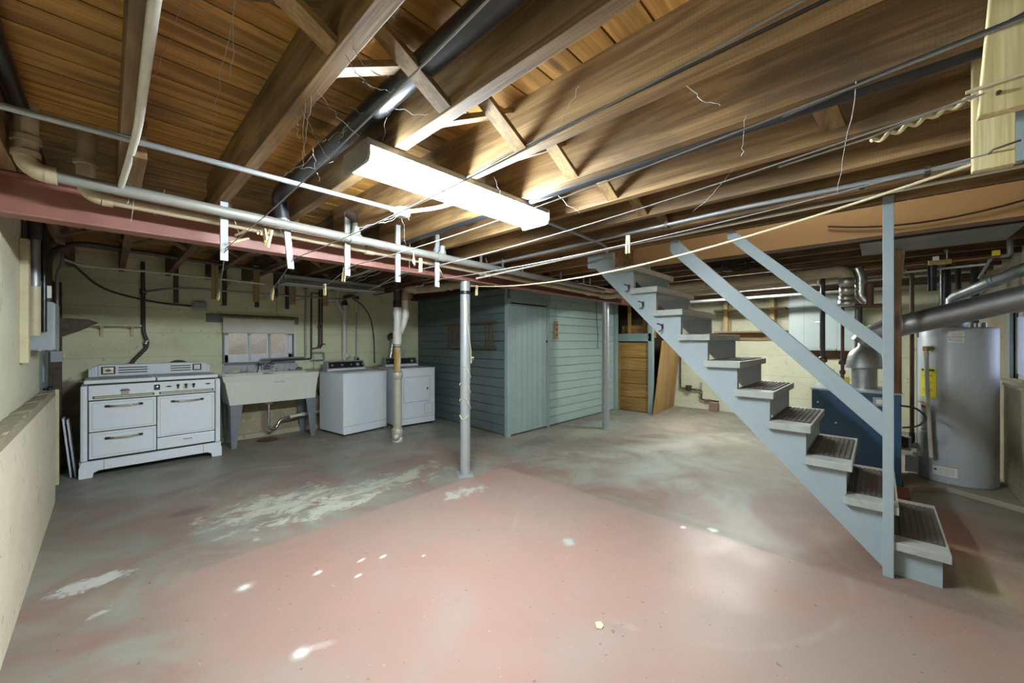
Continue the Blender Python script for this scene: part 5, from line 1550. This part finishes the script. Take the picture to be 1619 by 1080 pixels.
q = MB().tube(bend([(5.62, -.25, .40), (5.62, -.25, 2.08), (5.62, -.10, 2.10)], .05), .017, 12).build('gas_pipe', 'rust_pipe')
tag(q, 'rusty red gas pipe dropping beside the water heater', 'pipe')
MB().tube(bend([(5.62, -.25, .46), (5.62, -.25, .34), (5.56, -.18, .40), (5.50, -.10, .44)], .04), .022, 10).build('tee', 'dark_iron', q)
q = bx('hanging_board', 'brown_board', (4.80, -.152, .92), (4.82, -.100, 2.2), None, .003)
tag(q, 'narrow reddish-brown board hanging behind the newel post', 'board')
ip = thing('heating_main', (5.4, 1.2, 2.1), 'large insulated heating pipe under the joists behind the stairs', 'pipe')
MB().tube(bend([(5.45, 2.9, 2.10), (5.45, .30, 2.14), (5.45, .24, 2.10), (5.45, .24, 1.80)], .08), .062, 18).build('main', 'pipe_tan', ip)
m = MB()
for z, r in ((2.02, .072), (1.93, .066), (1.84, .07), (1.79, .075)): m.lathe([(r * .8, z - .04), (r, z - .03), (r, z + .03), (r * .8, z + .04)], (5.45, .24, 0), 14)
m.build('wrapped_joint', 'foil', ip)
MB().tube(bend([(5.50, .16, 2.16), (5.50, .13, 2.08), (5.50, .13, 1.86), (5.50, .08, 1.80)], .05), .05, 14).build('second_leg', 'foil', ip)
MB().tube(bend([(5.45, .20, 1.76), (5.45, .05, 1.75), (5.46, -.15, 1.75)], .05), .020, 10).cyl((5.45, .06, 1.76), (5.45, .06, 1.98), .03, n=10).build('return_pipe', 'rust_pipe', ip)
MB().cyl((5.45, .14, 1.52), (5.45, .14, 1.76), .022, n=10).build('drop', 'dark_iron', ip)
q = MB().tube([(5.9, 2.9, 2.08), (5.9, .2, 2.13)], .05, 16).build('heating_return', 'pipe_tan')
tag(q, 'second tan heating pipe beside the large insulated one', 'pipe')
q = MB().tube([(6.6, 3.0, 2.14), (6.6, -.8, 2.16)], .018, 10).build('copper_line', 'conduit_grey')
tag(q, 'thin bright pipe running past the lit strip light', 'pipe')
q = MB().tube([(6.9, 3.0, 2.06), (6.9, -.8, 2.07)], .024, 10).build('copper_line', 'pipe_silver')
tag(q, 'grey pipe under the joists farthest behind the stairs', 'pipe')
hsb = bx('heat_shield', 'sheet_metal', (4.34, -.74, 2.190), (4.93, .11, 2.204), None, .003)
tag(hsb, 'grey sheet-metal heat shield under the joists above the boiler', 'heat shield')
for i, (x, y, r, z0, z1, mm, l) in enumerate(((5.93, -.50, .042, 1.56, 2.44, 'black_iron', 'thick black pipe standing above the water heater'), (6.25, -.62, .022, 1.45, 2.44, 'dark_iron', 'slim dark pipe behind the water heater, nearer the black pipe'), (6.3, -.74, .03, 1.40, 2.44, 'dark_iron', 'dark pipe behind the water heater near the window'))):
    q = MB().cyl((x, y, z0), (x, y, z1), r, n=14).build('riser_pipe', mm); tag(q, l, 'pipe')
q = thing('brass_valve_assembly', (5.2, -.42, 2.0), 'brass mixing valve with copper pipes under the heat shield', 'valve')
MB().tube(bend([(5.2, .10, 2.10), (5.2, -.75, 2.10)], .03), .014, 10).build('copper_pipe', 'copper', q)
bx('body', 'brass', (5.17, -.48, 2.075), (5.23, -.33, 2.12), q, .006)
bx('tag', 'label_white', (5.165, -.40, 2.115), (5.175, -.36, 2.15), q)
MB().cyl((5.2, -.45, 2.11), (5.2, -.45, 2.19), .008, n=8).cyl((5.2, -.45, 2.185), (5.2, -.45, 2.205), .022, n=10).build('stem', 'chrome_dull', q)
MB().cyl((5.2, -.36, 1.84), (5.2, -.36, 2.08), .030, n=12).build('dark_drop', 'black_iron', q)
MB().tube(bend([(5.2, -.75, 2.10), (5.2, -.80, 2.10), (5.2, -.80, 2.3)], .03), .018, 10).build('grey_riser', 'pipe_silver', q)
MB().box((5.16, -.745, 2.105), (5.18, -.70, 2.15)).build('valve_handle', 'valve_yellow', q, bevel=.004)
MB().tube(bend([(5.4, -.10, 2.06), (5.4, -.70, 2.07)], .03), .010, 8).build('white_line', 'pvc_white', q)
MB().tube([(5.2, -.70, 2.09), (5.4, -.66, 1.95)], .012, 8).build('brace', 'conduit_grey', q)
q = thing('hanging_bundle', (4.9, -.12, 1.9), 'clump of old cords hung behind the newel post', 'cord bundle')
m = MB()
rb = random.Random(5)
for k in range(7):
    y = -.17 + .012 * k
    m.tube([(4.9, y, 2.2), (4.88 + rb.uniform(-.02, .02), y + rb.uniform(-.02, .02), 2.05), (4.88, y + rb.uniform(-.03, .03), 1.93 + .02 * k), (4.89, y - .01, 2.02)], .006, 5)
m.build('cords', 'rope', q)
q = MB()
for k in range(9):
    y0 = 1.0 + rb.uniform(-.1, .25)
    q.tube([(4.5 + rb.uniform(-.1, .1), y0, 2.2), (4.5 + rb.uniform(-.1, .1), y0 + rb.uniform(-.1, .1), 2.12), (4.5, y0 + rb.uniform(-.3, .3), 2.14 + rb.uniform(-.03, .05)), (4.5, y0 + rb.uniform(-.4, .4), 2.2)], .006, 5)
tag(q.build('wire_tangle', 'dark_cable'), 'tangle of old black wires under the joists behind the handrail', 'wires')

# ------------------------------------------------------------------ small things on the floor
q = MB().add([(1.62, .98, .004), (1.64, 1.0, .012), (1.67, .985, .006), (1.65, .96, .010), (1.63, .96, .003)], [(0, 1, 4), (1, 3, 4), (1, 2, 3)])
tag(q.build('dry_leaf', 'pin_wood'), 'tiny yellowed leaf lying on the pink floor', 'leaf')

# ------------------------------------------------------------------ cobwebs
cw = MB()
rc = random.Random(11)


def strand(p, q, jit=.03, n=10, r=.0008):
    jit *= .35
    p, q = Vector(p), Vector(q)
    pts = []
    for i in range(n + 1):
        f = i / n
        s = jit * (1 if 0 < i < n else 0)
        pts.append(p.lerp(q, f) + V(rc.uniform(-s, s), rc.uniform(-s, s), rc.uniform(-s, s) - .05 * f * (1 - f)))
    cw.tube(pts, [r * rc.uniform(.7, 1.6) for _ in pts], 4)


# along the black pipe, at joist edges, about the junction box
for i in range(14):
    y = rc.uniform(.5, 2.2)
    strand((.70 + rc.uniform(-.03, .1), y, 2.30), (.84 - rc.uniform(0, .25), y + rc.uniform(-.3, .3), 2.22 + rc.uniform(-.04, .1)), .025)
for i in range(7):
    y = rc.uniform(.8, 1.6)
    strand((.47, y, 2.21), (.47 + rc.uniform(-.05, .25), y + rc.uniform(-.1, .3), 2.08 + rc.uniform(0, .1)), .02)
for i in range(5):
    strand((1.265 + rc.uniform(-.03, .03), 2.13, 2.19), (1.265 + rc.uniform(-.25, .25), 2.13 + rc.uniform(-.3, .4), 2.05 + rc.uniform(-.04, .15)), .02)
for x, y in ((1.05, .7), (1.25, .45), (1.64, .35), (2.05, .5), (1.3, 1.4), (1.7, 1.3)):
    for k in range(1):
        strand((x + rc.uniform(-.03, .05), y, 2.208), (x + rc.uniform(-.02, .2), y + rc.uniform(-.25, .25), 2.10 + rc.uniform(-.06, .10)), .018)
strand((1.64, .05, 2.207), (2.05, .12, 1.985), .01, 8)
for i in range(10):
    x = rc.uniform(-.2, 3.0)
    strand((x, 2.8, 2.2), (x + rc.uniform(-.05, .05), 2.86 + rc.uniform(-.1, .02), 1.98 + rc.uniform(0, .15)), .012, 5, .0012)
for i in range(6):
    x = rc.uniform(-.1, .4)
    strand((x, rc.uniform(.8, 2.2), 2.43), (x + rc.uniform(-.2, .2), rc.uniform(.8, 2.4), 2.35), .03)
for i in range(8):
    x = rc.uniform(.8, 2.2)
    strand((x, 2.92, 1.95), (x + rc.uniform(-.05, .3), 3.6 + rc.uniform(0, .8), 1.95), .03, 8, .0012)
tag(cw.build('cobwebs', 'cobweb_silk'), 'wispy grey cobweb strands hanging between joists and pipes', 'cobweb', kind='stuff')
